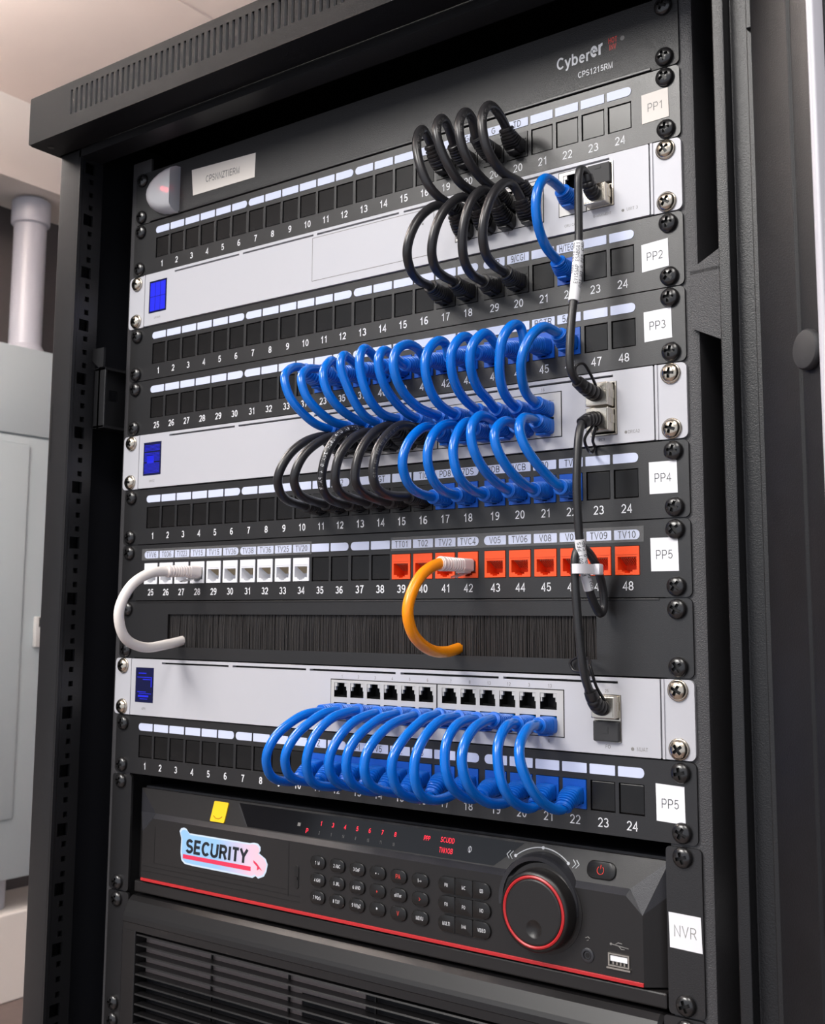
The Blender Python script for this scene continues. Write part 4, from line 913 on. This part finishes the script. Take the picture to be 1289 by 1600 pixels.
# ------------------------------------------------------------------ patch cables
# (run, upper port x, z, centre line of the loop from boot to boot, lower port x, z), millimetres
CABLES = [
("A1",75.6,-67.6,[(75.6,-17.9,-58.6),(77.7,-29.1,-53.1),(78.6,-35.0,-57.2),(80.4,-40.1,-66.5),(83.8,-41.9,-80.8),(87.8,-38.5,-94.7),(90.8,-30.7,-101.8),(92.8,-20.0,-104.1)],92.8,-104.9),
("A1",93.2,-67.6,[(93.2,-16.9,-62.3),(96.0,-28.3,-54.1),(97.2,-36.5,-53.4),(98.8,-44.3,-63.3),(101.1,-44.1,-74.9),(104.0,-39.1,-86.5),(106.8,-31.0,-95.4),(108.6,-22.0,-98.4),(109.8,-14.9,-98.9)],109.8,-104.9),
("A1",113.3,-67.6,[(113.3,-21.6,-64.0),(115.1,-28.7,-55.1),(115.9,-37.3,-54.5),(117.1,-46.0,-65.4),(119.1,-46.3,-79.4),(121.0,-40.6,-89.4),(122.6,-31.6,-95.9),(124.0,-21.8,-99.3),(125.0,-14.0,-100.5)],125,-104.9),
("A1",131.2,-67.6,[(131.2,-14.0,-60.3),(132.5,-24.5,-55.2),(133.5,-37.3,-54.9),(134.7,-47.1,-66.4),(136.7,-47.4,-82.6),(138.3,-41.3,-92.2),(139.8,-30.5,-98.0),(141.7,-14.0,-99.1)],141.7,-104.9),
("A2",92.8,-116.5,[(92.8,-15.0,-109.0),(90.9,-24.7,-106.7),(89.6,-33.0,-108.3),(86.2,-47.9,-122.8),(82.1,-51.8,-140.9),(79.2,-43.9,-151.3),(77.2,-31.4,-154.9),(75.6,-18.1,-154.4)],75.6,-156.5),
("A2",109.8,-116.5,[(109.8,-15.0,-109.0),(108.0,-22.8,-104.4),(106.9,-30.5,-105.9),(103.5,-45.7,-121.1),(99.2,-49.3,-141.2),(96.5,-42.5,-151.7),(94.9,-31.2,-154.4),(93.2,-16.5,-154.3)],93.2,-156.5),
("A2",125,-116.5,[(125.0,-15.1,-109.9),(123.6,-21.5,-103.2),(122.9,-29.8,-104.5),(121.2,-40.6,-116.4),(118.4,-43.9,-135.3),(116.0,-39.0,-149.7),(114.5,-28.5,-156.1),(113.3,-14.2,-156.7)],113.3,-156.5),
("A2",141.7,-116.5,[(141.7,-14.0,-109.1),(140.5,-20.5,-102.6),(139.8,-28.1,-102.6),(138.1,-42.2,-116.0),(135.5,-47.9,-136.6),(133.5,-42.3,-149.4),(132.3,-31.1,-154.2),(131.2,-16.7,-154.9)],131.2,-156.5),
("A3",170.5,-112.0,[(170.5,-14.0,-110.1),(170.1,-25.0,-108.0),(169.8,-34.4,-109.5),(169.3,-42.3,-121.8),(168.4,-40.0,-137.7),(167.6,-29.1,-149.0),(167.0,-14.0,-153.5)],167.0,-156.5),
("B1",-30.3,-200.9,[(-30.3,-21.8,-195.6),(-29.2,-27.9,-196.2),(-27.6,-36.8,-199.2),(-25.2,-45.5,-206.8),(-20.8,-44.9,-220.5),(-16.1,-36.9,-231.2),(-12.0,-27.0,-238.1),(-9.0,-17.1,-240.0)],-9.0,-240.5),
("B1",-12.8,-200.9,[(-12.8,-22.0,-199.4),(-11.7,-32.3,-200.4),(-10.4,-40.1,-202.9),(-8.5,-47.2,-210.1),(-4.9,-45.8,-222.5),(-1.0,-37.1,-231.9),(2.4,-26.4,-237.7),(5.2,-14.9,-239.0)],5.2,-240.5),
("B1",5.2,-200.9,[(5.2,-22.0,-203.1),(6.4,-31.4,-197.9),(6.9,-35.3,-198.0),(9.1,-45.4,-208.5),(11.9,-44.4,-220.7),(15.0,-35.5,-230.8),(17.3,-25.6,-235.6),(19.4,-15.2,-238.7)],19.4,-240.5),
("B1",22.8,-200.9,[(22.8,-22.0,-203.2),(23.6,-36.6,-198.8),(24.3,-42.7,-197.9),(25.5,-47.2,-205.8),(28.2,-43.0,-219.8),(30.5,-36.4,-230.9),(32.2,-29.0,-237.6),(33.6,-19.2,-240.2)],33.6,-240.5),
("B1",40.4,-200.9,[(40.4,-22.0,-203.4),(41.1,-36.9,-196.5),(41.6,-43.4,-196.1),(42.4,-48.6,-204.0),(43.9,-47.2,-218.2),(45.5,-40.5,-230.6),(46.8,-28.7,-237.8),(47.8,-16.1,-238.6)],47.8,-240.5),
("B1",58.0,-200.9,[(58.0,-22.0,-204.9),(58.4,-38.6,-200.0),(58.6,-45.0,-200.0),(59.0,-50.3,-207.3),(59.9,-47.0,-220.1),(60.8,-36.0,-230.8),(61.5,-23.2,-237.2),(62.0,-14.0,-239.3)],62.0,-240.5),
("B1",75.6,-200.9,[(75.6,-22.0,-204.4),(76.0,-31.4,-198.8),(76.4,-43.7,-198.2),(76.9,-55.7,-205.5),(77.5,-58.5,-216.5),(78.3,-51.7,-228.4),(79.2,-35.5,-237.3),(80.0,-14.8,-239.6)],80.0,-240.5),
("B1",93.2,-200.9,[(93.2,-22.0,-204.0),(93.3,-25.5,-196.9),(93.4,-34.7,-196.6),(93.5,-46.0,-206.7),(93.7,-48.3,-216.7),(93.9,-42.7,-229.6),(94.0,-33.2,-236.8),(94.2,-17.5,-240.1)],94.2,-240.5),
("B1",113.3,-200.9,[(113.3,-22.0,-204.9),(112.7,-27.9,-196.6),(112.3,-35.8,-197.3),(111.6,-45.2,-207.3),(110.7,-44.7,-218.2),(109.8,-37.3,-228.8),(109.0,-25.5,-235.4),(108.4,-14.0,-238.2)],108.4,-240.5),
("B1",131.2,-200.9,[(131.2,-22.0,-204.9),(130.2,-33.2,-198.1),(129.7,-39.3,-198.5),(128.3,-49.2,-208.7),(126.6,-47.4,-220.8),(124.9,-37.4,-230.6),(123.7,-24.8,-235.2),(122.6,-14.0,-239.6)],122.6,-240.5),
("B1",149.1,-200.9,[(149.1,-22.0,-204.9),(147.3,-24.3,-194.0),(146.5,-31.7,-193.8),(144.7,-40.7,-203.5),(142.1,-40.4,-218.1),(139.8,-34.5,-230.2),(138.3,-26.0,-236.2),(136.8,-14.0,-239.6)],136.8,-240.5),
("B1",167.0,-200.9,[(167.0,-14.0,-198.5),(165.5,-19.4,-197.0),(164.2,-27.0,-196.7),(161.9,-37.7,-204.5),(158.3,-42.1,-218.1),(155.1,-36.0,-229.8),(152.9,-26.9,-236.3),(151.0,-14.0,-238.8)],151.0,-240.5),
("B2",-9.0,-251.1,[(-9.0,-22.0,-245.8),(-10.7,-29.1,-247.4),(-13.3,-38.6,-251.8),(-17.1,-48.7,-261.5),(-21.6,-53.6,-275.7),(-24.5,-48.5,-284.9),(-26.7,-38.7,-289.8),(-30.3,-16.6,-291.5)],-30.3,-289.8),
("B2",5.2,-251.1,[(5.2,-22.0,-247.3),(3.9,-33.2,-249.3),(2.0,-41.0,-253.4),(-1.3,-51.6,-263.1),(-5.1,-55.9,-277.1),(-7.5,-50.7,-285.4),(-9.3,-40.7,-289.3),(-12.8,-16.7,-291.2)],-12.8,-289.8),
("B2",19.4,-251.1,[(19.4,-21.1,-244.0),(18.1,-29.8,-245.1),(16.7,-38.1,-249.8),(14.0,-45.9,-262.0),(10.6,-47.0,-278.9),(8.8,-41.7,-287.2),(7.4,-32.6,-291.2),(5.2,-14.0,-292.3)],5.2,-289.8),
("B2",33.6,-251.1,[(33.6,-22.0,-247.4),(33.1,-31.4,-248.4),(31.8,-41.2,-253.2),(29.6,-51.8,-265.6),(27.1,-52.9,-280.6),(25.9,-47.7,-287.2),(24.8,-36.9,-290.5),(22.8,-15.3,-291.8)],22.8,-289.8),
("B2",47.8,-251.1,[(47.8,-22.0,-244.1),(47.2,-31.2,-246.5),(46.4,-40.4,-252.0),(45.0,-50.8,-265.1),(43.3,-52.8,-280.9),(42.6,-48.8,-286.7),(41.9,-39.1,-290.5),(40.4,-15.3,-292.8)],40.4,-289.8),
("B2",62.0,-251.1,[(62.0,-17.7,-245.6),(61.6,-29.1,-245.9),(61.2,-39.0,-250.8),(60.5,-51.7,-263.4),(59.6,-55.2,-280.0),(59.1,-50.8,-288.0),(58.7,-38.9,-291.5),(58.0,-17.2,-290.3)],58.0,-289.8),
("B2",80.0,-251.1,[(80.0,-14.0,-249.9),(79.6,-22.3,-247.8),(79.2,-31.4,-249.9),(78.4,-44.3,-260.5),(77.6,-49.2,-273.0),(76.8,-43.4,-284.3),(76.3,-33.4,-289.7),(75.6,-14.9,-291.3)],75.6,-289.8),
("B2",94.2,-251.1,[(94.2,-14.0,-248.4),(94.1,-18.6,-247.2),(94.0,-29.8,-249.3),(93.9,-41.5,-258.7),(93.7,-45.5,-271.1),(93.5,-40.0,-283.2),(93.4,-29.5,-289.5),(93.2,-14.0,-291.1)],93.2,-289.8),
("B2",108.4,-251.1,[(108.4,-16.6,-251.1),(108.7,-20.4,-247.5),(109.1,-29.2,-249.7),(109.8,-38.3,-258.8),(110.5,-42.5,-268.5),(111.6,-39.3,-281.7),(112.4,-29.2,-288.9),(113.3,-14.0,-291.8)],113.3,-289.8),
("B2",122.6,-251.1,[(122.6,-14.0,-248.0),(123.6,-26.6,-246.2),(124.2,-35.7,-247.6),(125.3,-45.4,-256.7),(126.8,-45.3,-268.4),(128.4,-37.4,-279.1),(129.8,-26.4,-286.1),(131.2,-14.0,-290.5)],131.2,-289.8),
("B2",136.8,-251.1,[(136.8,-14.0,-251.1),(138.6,-28.6,-250.7),(140.4,-43.1,-259.6),(142.2,-44.3,-268.7),(144.7,-37.1,-279.4),(146.8,-27.2,-286.5),(149.1,-14.0,-291.4)],149.1,-289.8),
("B2",151.0,-251.1,[(151.0,-14.0,-249.6),(152.5,-25.1,-249.8),(153.4,-33.5,-251.6),(155.1,-39.8,-258.8),(157.8,-38.6,-268.4),(161.2,-30.9,-278.2),(164.0,-22.1,-285.3),(167.0,-14.0,-290.8)],167.0,-289.8),
("C1",-9.0,-428.9,[(-9.0,-22.0,-429.1),(-11.1,-34.6,-430.2),(-13.7,-44.0,-434.3),(-17.4,-54.4,-442.2),(-21.0,-59.1,-453.3),(-23.5,-56.2,-462.6),(-25.6,-48.4,-470.1),(-28.0,-33.6,-474.4),(-30.3,-18.5,-475.4)],-30.3,-467.6),
("C1",5.2,-428.9,[(5.2,-22.0,-427.7),(3.3,-33.4,-429.1),(1.0,-43.2,-433.9),(-1.7,-53.3,-441.3),(-4.7,-59.3,-452.1),(-6.8,-56.8,-461.2),(-8.4,-50.1,-468.0),(-10.5,-34.2,-472.8),(-12.8,-16.4,-474.1)],-12.8,-467.6),
("C1",19.4,-428.9,[(19.4,-19.1,-427.2),(18.0,-30.3,-428.1),(16.3,-42.2,-431.5),(14.0,-52.9,-440.3),(11.7,-57.7,-452.6),(10.0,-55.6,-462.4),(8.6,-48.4,-470.3),(6.9,-31.4,-474.8),(5.2,-14.0,-475.6)],5.2,-467.6),
("C1",33.6,-428.9,[(33.6,-16.9,-428.2),(32.4,-28.5,-429.9),(31.3,-38.5,-433.2),(29.6,-48.8,-441.2),(27.9,-54.6,-450.9),(26.7,-54.2,-459.6),(25.5,-47.2,-467.4),(24.2,-31.7,-473.2),(22.8,-14.5,-475.3)],22.8,-467.6),
("C1",47.8,-428.9,[(47.8,-14.0,-428.0),(47.0,-26.1,-429.3),(46.2,-37.9,-433.2),(45.1,-50.2,-440.1),(44.1,-57.4,-448.7),(43.1,-57.3,-458.7),(42.3,-51.3,-467.0),(41.3,-34.9,-474.0),(40.4,-18.2,-475.3)],40.4,-467.6),
("C1",62.0,-428.9,[(62.0,-14.0,-428.5),(61.6,-26.6,-430.0),(61.2,-39.0,-433.0),(60.5,-52.1,-440.4),(60.0,-59.9,-448.8),(59.5,-60.3,-458.5),(59.1,-53.5,-466.8),(58.5,-36.3,-472.6),(58.0,-18.6,-475.2)],58.0,-467.6),
("C1",80.0,-428.9,[(80.0,-14.8,-426.8),(79.6,-26.1,-427.9),(79.2,-36.2,-432.1),(78.6,-48.7,-439.8),(77.9,-57.1,-449.4),(77.3,-56.3,-459.8),(76.8,-49.0,-469.2),(76.2,-30.2,-475.8),(75.6,-14.0,-475.6)],75.6,-467.6),
("C1",94.2,-428.9,[(94.2,-14.0,-427.6),(94.1,-26.3,-427.5),(94.0,-37.0,-430.3),(93.9,-49.5,-438.7),(93.7,-56.6,-449.1),(93.6,-56.3,-460.9),(93.5,-49.5,-470.1),(93.3,-34.3,-474.5),(93.2,-14.0,-472.7)],93.2,-467.6),
("C1",108.4,-428.9,[(108.4,-15.5,-427.9),(108.8,-27.4,-427.9),(109.3,-37.4,-430.2),(110.0,-47.6,-437.8),(110.7,-50.8,-446.7),(111.5,-49.7,-457.6),(112.1,-43.0,-465.8),(112.8,-28.6,-472.5),(113.3,-16.6,-472.2)],113.3,-467.6),
("C1",122.6,-428.9,[(122.6,-18.6,-426.9),(123.4,-31.9,-428.0),(124.1,-42.5,-431.4),(125.2,-52.6,-438.9),(126.3,-56.4,-447.4),(127.6,-53.9,-458.2),(128.7,-45.0,-467.3),(129.9,-29.6,-473.6),(131.2,-14.0,-473.8)],131.2,-467.6),
("C1",136.8,-428.9,[(136.8,-15.0,-428.9),(137.5,-24.5,-428.6),(138.5,-32.6,-432.1),(140.0,-40.4,-439.7),(141.8,-42.8,-449.2),(143.9,-41.5,-460.6),(145.7,-34.1,-469.5),(147.4,-20.7,-475.5),(149.1,-14.0,-474.5)],149.1,-467.6),
("C1",151.0,-428.9,[(151.0,-14.0,-429.1),(152.1,-23.8,-428.6),(153.4,-33.5,-432.0),(155.2,-41.8,-438.5),(157.4,-44.4,-447.0),(160.3,-40.6,-458.4),(162.7,-33.4,-467.1),(164.9,-22.3,-473.6),(167.0,-14.0,-474.5)],167.0,-467.6)]
def sup(w, h, n=20, e=3.2):
    P = []
    for k in range(n):
        t = 2 * math.pi * k / n; c, s = math.cos(t), math.sin(t)
        P.append((w * math.copysign(abs(c) ** (2 / e), c), h * math.copysign(abs(s) ** (2 / e), s)))
    return P
def boot_mesh(x, z, E, yq=-1.0, ribs=6, w=6.0, h=5.0):
    """moulded boot from the port at (x, yq, z) to the cord start E, ribbed, square tapering to round"""
    E = Vector(E); a = Vector((x, yq, z)); L = (E - a).length
    b = a + Vector((0, -max(6, L * .5), 0))
    pts = []; n = 64
    for k in range(n + 1):
        t = k / n; pts.append(a * (1 - t) ** 2 + b * 2 * t * (1 - t) + E * t * t)
    def sec(t):
        e = 4.5 - 2.5 * min(1, t * 1.2)
        k = min(1, max(0, (t - .4) / .6)); ww = w * (1 - k) + 4.9 * k; hh = h * (1 - k) + 4.7 * k
        if .3 < t < .9:
            ph = (t - .3) / .6 * ribs % 1
            if ph > .58: ww *= .84; hh *= .84
        if t > .97: ww *= .9; hh *= .9
        return sup(ww, hh, 24, e)
    m = MB(); m.loft(sweep(pts, sec)); 
    m.box(x - 3.2, x + 3.2, yq - 8, yq, z - h - .9, z - h + .5, .5)       # moulded latch guard
    return m, (E - b).normalized()
def patch_cable(name, label, cat, group, xt, zt, P, xb, zb, cord, boot, tip, R=3.0):
    r = root(name, label, cat, (xt, 0, zt - 22), group)
    P = [Vector(p) for p in P]
    ends = []
    for (x, z, E) in ((xt, zt, P[0]), (xb, zb, P[-1])):
        m, d = boot_mesh(x, z - .8, E)
        b = part(m, 'plug_boot', boot, r, 28)
        q = MB().box(x - 5.3, x + 5.3, -1.5, 8.0, z - 3.9, z + 3.1, .4); q.build('plug_tip', tip, b)
        ends.append(d)
    line = [P[0] - ends[0] * 3] + P[:1] + P[1:-1] + P[-1:] + [P[-1] - ends[1] * 3]
    C = relax(catmull(line, 8), 4)
    part(MB().tube(C, R, 16), 'cord', cord, r, 70)
    return r, C
ORD = ['leftmost', 'second from left', 'third from left', 'fourth from left', 'fifth from left', 'sixth from left', 'sixth from right', 'fifth from right', 'fourth from right', 'third from right', 'second from right', 'rightmost']
ORD4 = ['leftmost', 'second from left', 'second from right', 'rightmost']
RUN = {'A1': ('black patch cable from PP1 to the upper silver switch, %s of four', 'black cords from PP1 to the upper switch'),
       'A2': ('black patch cable from the upper silver switch to PP2, %s of four', 'black cords from the upper switch to PP2'),
       'A3': ('single blue patch cable from the upper silver switch to port 22 of PP2%s', None),
       'B1': ('blue patch cable from PP3 to the middle silver switch, %s of twelve', 'blue cords from PP3 to the middle switch'),
       'B2': ('%s patch cable from the middle silver switch to port %s of PP4', 'cords from the middle switch to PP4'),
       'C1': ('blue patch cable from the lowest silver switch to port %s of the bottom patch panel', 'blue cords from the lowest switch to the bottom patch panel')}
cnt = {}
LINES = {}
for g, xt, zt, P, xb, zb in CABLES:
    i = cnt.get(g, 0); cnt[g] = i + 1
    black = g in ('A1', 'A2') or (g == 'B2' and i < 6)
    t, grp = RUN[g]
    lab = t % {'A1': ORD4[i % 4], 'A2': ORD4[i % 4], 'A3': '', 'B1': ORD[i]}[g] if g in ('A1', 'A2', 'A3', 'B1') else (t % ('black' if black else 'blue', 11 + i) if g == 'B2' else t % (11 + i))
    rr, C = patch_cable('patch_cable', lab, 'patch cable', grp, xt, zt, P, xb, zb, BLACKCORD if black else BLUE, BLACKBOOT if black else BLUEBOOT, CLEAR)
    LINES[g, i] = (rr, C)
# faint lettering along a few black cords
def cord_text(rr, C, s, start, size, R, ang, m=PRINTG, step=None):
    mb = MB(); L = [0]
    for a, b in zip(C, C[1:]): L.append(L[-1] + (b - a).length)
    eye = Vector((487, -592, -367)); pos = start
    for ch in s:
        pts, faces, w = glyphs(ch) if ch != ' ' else ([], [], 0)
        k = max(j for j in range(len(L)) if L[j] <= pos); k = min(k, len(C) - 2)
        p = C[k] + (C[k + 1] - C[k]) * ((pos - L[k]) / max(L[k + 1] - L[k], 1e-6)); t = (C[k + 1] - C[k]).normalized()
        n = (eye - p); n = (n - t * n.dot(t)).normalized(); n = Matrix.Rotation(ang, 3, t) @ n; u = n.cross(t)
        vs = []
        for a, b, si in pts:
            q = p + t * ((a - w / 2) * size); off = (b - .5) * size / R
            vs.append(mb.bm.verts.new(q + n * (R + .03 + .02 * si) * math.cos(off) - u * (-(R + .03)) * math.sin(off) * -1))
        for f in faces:
            try: mb.bm.faces.new([vs[j] for j in f])
            except ValueError: pass
        pos += step or size * .85
    part(mb, 'cord_lettering', m, rr)
for i in range(4): cord_text(*LINES['A1', i], 'CAT6 24AWG UTP 4PR', 16 + 2 * i, 1.7, 3.0, -.5)
cord_text(*LINES['B2', 2], 'CAT 6A UTP LSZH 24AWG 4 PAIR', 6, 2.3, 3.0, .3, PRINTW)
cord_text(*LINES['B2', 5], 'CAT6 24AWG UTP 4PR VERIFIED', 22, 1.8, 3.0, -.3)
# white cord and orange cord that end in the brush
def brush_cable(label, x, z, P, cord, R, boot):
    r = root('patch_cable', label, 'patch cable', (x, 0, z - 22))
    P = [Vector(p) for p in P]
    m, d = boot_mesh(x, z, P[0], -1.5, 8, 5.2, 4.2)
    b = part(m, 'plug_boot', boot, r, 45, label='clear ribbed boot')
    q = MB().box(x - 5.3, x + 5.3, -2, 8, z - 4, z + 3.6, .4); q.loft([[(x - 2.4, -1.5, z - 4), (x + 2.4, -1.5, z - 4), (x + 2.4, -1.5, z - 5), (x - 2.4, -1.5, z - 5)], [(x - 2.4, -16, z - 7.4), (x + 2.4, -16, z - 7.4), (x + 2.4, -16, z - 8.3), (x - 2.4, -16, z - 8.3)]]); q.build('plug_tip', CLEAR, b)
    part(MB().tube(relax(catmull([P[0] - d * 8] + P, 8), 3), R, 18), 'cord', cord, r, 70)
brush_cable('thick white patch cable from port 28 into the brush slot', -152.5, -333.8, [(-157.0, -27.5, -334.4), (-159.0, -41.0, -336.0), (-161.2, -56.5, -345.5), (-163.3, -65.0, -364), (-165.5, -57.5, -382.6), (-167.7, -37.4, -390.3), (-169.8, -14.8, -388.6), (-170.5, 0, -386.4), (-171, 5, -385.6)], WHITECORD, 3.7, CLEARP)
brush_cable('bright orange patch cable from port 42 into the brush slot', 93.2, -334.6, [(90.7, -28.1, -334.5), (89.6, -46.4, -342.8), (88.4, -57.3, -361.8), (87.3, -50.6, -376.8), (86.2, -31.3, -386.8), (85.1, -11.6, -388.4), (84.4, 0, -386.9), (84, 5, -386.2)], ORANGE, 3.5, CLEARP)
# ------------------------------------------------------------------ direct attach cables on the right
def sfp_plug(r, x, z, y1, hh=6.2, E=None, pull=None):
    m = MB().box(x - 7.3, x + 7.3, y1, 12, z - hh, z + hh, .6); m.box(x - 6.6, x + 6.6, y1 - .5, y1, z - hh + 1.2, z + hh - 1.2); m.box(x + 7.3, x + 7.6, y1 + 3, -2.5, z - 2, z + 3)
    o = part(m, 'metal_plug', STEEL, r)
    if E:
        a = Vector((x, y1, z)); E = Vector(E); b = a + Vector((0, -(E - a).length * .55, 0)); n = 26
        pts = [a * (1 - t) ** 2 + b * 2 * t * (1 - t) + E * t * t for t in [k / n for k in range(n + 1)]]
        def sec(t):
            q = 4.9 * (1 - t) + 3.7 * t
            if .15 < t < .8 and (t * 5.2) % 1 > .7: q *= .86
            return sup(q, q * .95, 20, 2.2)
        part(MB().loft(sweep(pts, sec)), 'strain_relief', BLACKBOOT, r, 50)
    if pull: part(MB().tube(catmull(pull, 6), .9, 8), 'pull_loop', BLACKBOOT, r, 60)
def label_wrap(r, C, a, b, R, txt, n=18, m=PAPER, rot=0, size=2.2):
    L = [0]
    for p, q in zip(C, C[1:]): L.append(L[-1] + (q - p).length)
    seg = [p for p, l in zip(C, L) if a <= l <= b]
    o = part(MB().tube(seg, R, 18), 'label_wrap', m, r, 60)
    mb_r = o
    # lettering runs along the cord
    mb = MB(); eye = Vector((487, -592, -367))
    for row, s in enumerate(txt):
        pos = 2.0; LL = [0]
        for p, q in zip(seg, seg[1:]): LL.append(LL[-1] + (q - p).length)
        for ch in s:
            if pos > LL[-1] - 1: break
            pts, faces, w = glyphs(ch) if ch != ' ' else ([], [], 0)
            k = min(max(j for j in range(len(LL)) if LL[j] <= pos), len(seg) - 2)
            p = seg[k] + (seg[k + 1] - seg[k]) * ((pos - LL[k]) / max(LL[k + 1] - LL[k], 1e-6)); t = (seg[k + 1] - seg[k]).normalized()
            nn = (eye - p); nn = (nn - t * nn.dot(t)).normalized(); nn = Matrix.Rotation(rot + (row - .5 * (len(txt) - 1)) * .95, 3, t) @ nn; u = t.cross(nn)
            vs = [mb.bm.verts.new(p - t * ((c0 - w / 2) * size) + nn * (R + .03 + .02 * si) + u * (d0 - .5) * size) for c0, d0, si in pts]
            for f in faces:
                try: mb.bm.faces.new([vs[j] for j in f])
                except ValueError: pass
            pos += size * .8
    mb.build('label_lettering', PRINTD, o)
r = root('direct_attach_cable', 'charcoal cable with white label from the upper silver switch to the middle one', 'cable', (189, 0, -240))
E1, E2 = (189.2, -17.5, -106.6), (188.3, -30.5, -233.2)
sfp_plug(r, 189.9, -115.2, -9.5, 6.0, E1)
sfp_plug(r, 189.8, -237.4, -10.5, 6.9, E2, [(191, -10, -236), (191.5, -20, -228), (190.5, -28, -222.5), (188, -32, -225), (187, -29, -231), (187.5, -22, -238), (188.5, -14, -241), (190, -9, -240)])
P = [(189.0, -20.7, -104.3), (188.8, -24.4, -105.0), (188.7, -26.6, -110), (188.5, -26.8, -121.0), (188.4, -27.0, -150.2), (188.1, -30.4, -174.4), (187.9, -35.1, -194.4), (187.7, -38.2, -217.0), (187.6, -37.4, -226.8), (188.0, -33.2, -231.8), (188.3, -29.4, -233.4)]
C = relax(catmull([Vector((189.3, -13, -108.5))] + [Vector(p) for p in P], 8), 3)
part(MB().tube(C, 2.45, 16), 'cord', GREYCORD, r, 70)
label_wrap(r, C, 56, 97, 3.15, ['DAC SFP 0.3M 10G', '10GBASE PASSIVE', 'SN 2301 UDC'], rot=.1)
r = root('direct_attach_cable', 'charcoal cable with white tie from the middle silver switch to the lowest one', 'cable', (189, 0, -420))
E1, E2 = (188.0, -25.2, -256.8), (188.2, -19.6, -408.0)
sfp_plug(r, 189.8, -252.2, -10.5, 6.9, E1, [(191, -10, -251), (190, -17, -258), (188, -22, -265), (186, -15, -270), (183, -3, -270), (183.6, -2, -266.5), (187, -10, -264), (190, -12, -257)])
sfp_plug(r, 189.5, -417.4, -8.0, 6.2, E2, [(191.4, -8, -414), (190.5, -17, -405), (188.5, -20, -394), (182, -9, -390.5), (172.5, -4, -389.5), (166.6, -3, -393), (168.5, -3, -397.2), (176, -5, -398), (183, -11, -398), (186.5, -22, -404), (187, -20, -413), (189, -10, -418), (191, -7.5, -417)])
P = [(188.1, -22.8, -254.9), (188.1, -26.5, -258.2), (188.2, -29.6, -264.7), (188.3, -31.6, -276), (188.3, -33.0, -293.6), (188.4, -31.3, -318.7), (188.6, -27.4, -336.5), (189.2, -20.2, -353.0), (189.8, -14.6, -361.2), (190.0, -9.6, -364.6), (190.1, -5.6, -361.5), (190.0, -6.2, -350.6), (189.6, -13.8, -336.5), (188.4, -21.4, -329.4), (186.9, -27.0, -327.2), (186.0, -31.0, -332.0), (186.0, -32.0, -344.8), (186.4, -31.5, -358.1), (187.0, -29.4, -379.3), (187.6, -26.2, -396.5), (188.0, -22.0, -405.5), (188.2, -19.4, -408.2)]
C = relax(catmull([Vector((188.8, -16, -253))] + [Vector(p) for p in P] + [Vector((189, -14, -411.5))], 8), 3)
part(MB().tube(C, 2.45, 16), 'cord', GREYCORD, r, 70)
label_wrap(r, C, 77, 108, 2.95, ['DAC 0.5M 10G UDC', 'SFP 10GBASE'], rot=-.25)
# white tie around the doubled cable
m = MB(); ring = []
cx, cyy = 188.2, -24.2
for k in range(28):
    t = 2 * math.pi * k / 28; ring.append((cx + 5.6 * math.cos(t), cyy + 12.0 * math.sin(t)))
inn = [(cx + 4.9 * math.cos(2 * math.pi * k / 28), cyy + 11.3 * math.sin(2 * math.pi * k / 28)) for k in range(28)]
z0, z1 = -342.6, -337.2
m.loft([[(x, y, z0) for x, y in ring], [(x, y, z1) for x, y in ring], [(x, y, z1) for x, y in inn], [(x, y, z0) for x, y in inn], [(x, y, z0) for x, y in ring]], cap=False)
m.box(cx + 3.6, cx + 8.2, cyy + 1.5, cyy + 7, -343, -336.8, .8)
part(m, 'cable_tie', TIE, r, 40)
# a little of the cabling behind the panels, seen through the gap at the right
r = root('rear_cable', 'dark cable with a pale tag hanging inside the rack behind the right post', 'cable', (262, 30, -420))
C = catmull([(262, 40, -60), (264, 38, -200), (262, 34, -320), (259, 38, -420)], 10)
part(MB().tube(C, 2.6, 12), 'cord', BLACKCORD, r, 60)
part(MB().tube(catmull([(263.4, 36.4, -250), (262.4, 34.4, -300), (262, 34, -318)], 6), 3.2, 12), 'tag_wrap', GREYCORD, r, 60)
r = root('rear_cable', 'dark cable curving inside the rack beside the recorder', 'cable', (262, 30, -660))
C = catmull([(258, 60, -480), (270, 36, -500), (272, 30, -540), (266, 44, -600), (262, 60, -660)], 10)
part(MB().tube(C, 3, 12), 'cord', BLACKCORD, r, 60)
part(MB().tube(catmull([(271, 32, -512), (272.4, 30, -535), (271.4, 32, -550)], 6), 3.6, 12), 'tag_wrap', PAPER, r, 60)
bpy.context.view_layer.update()
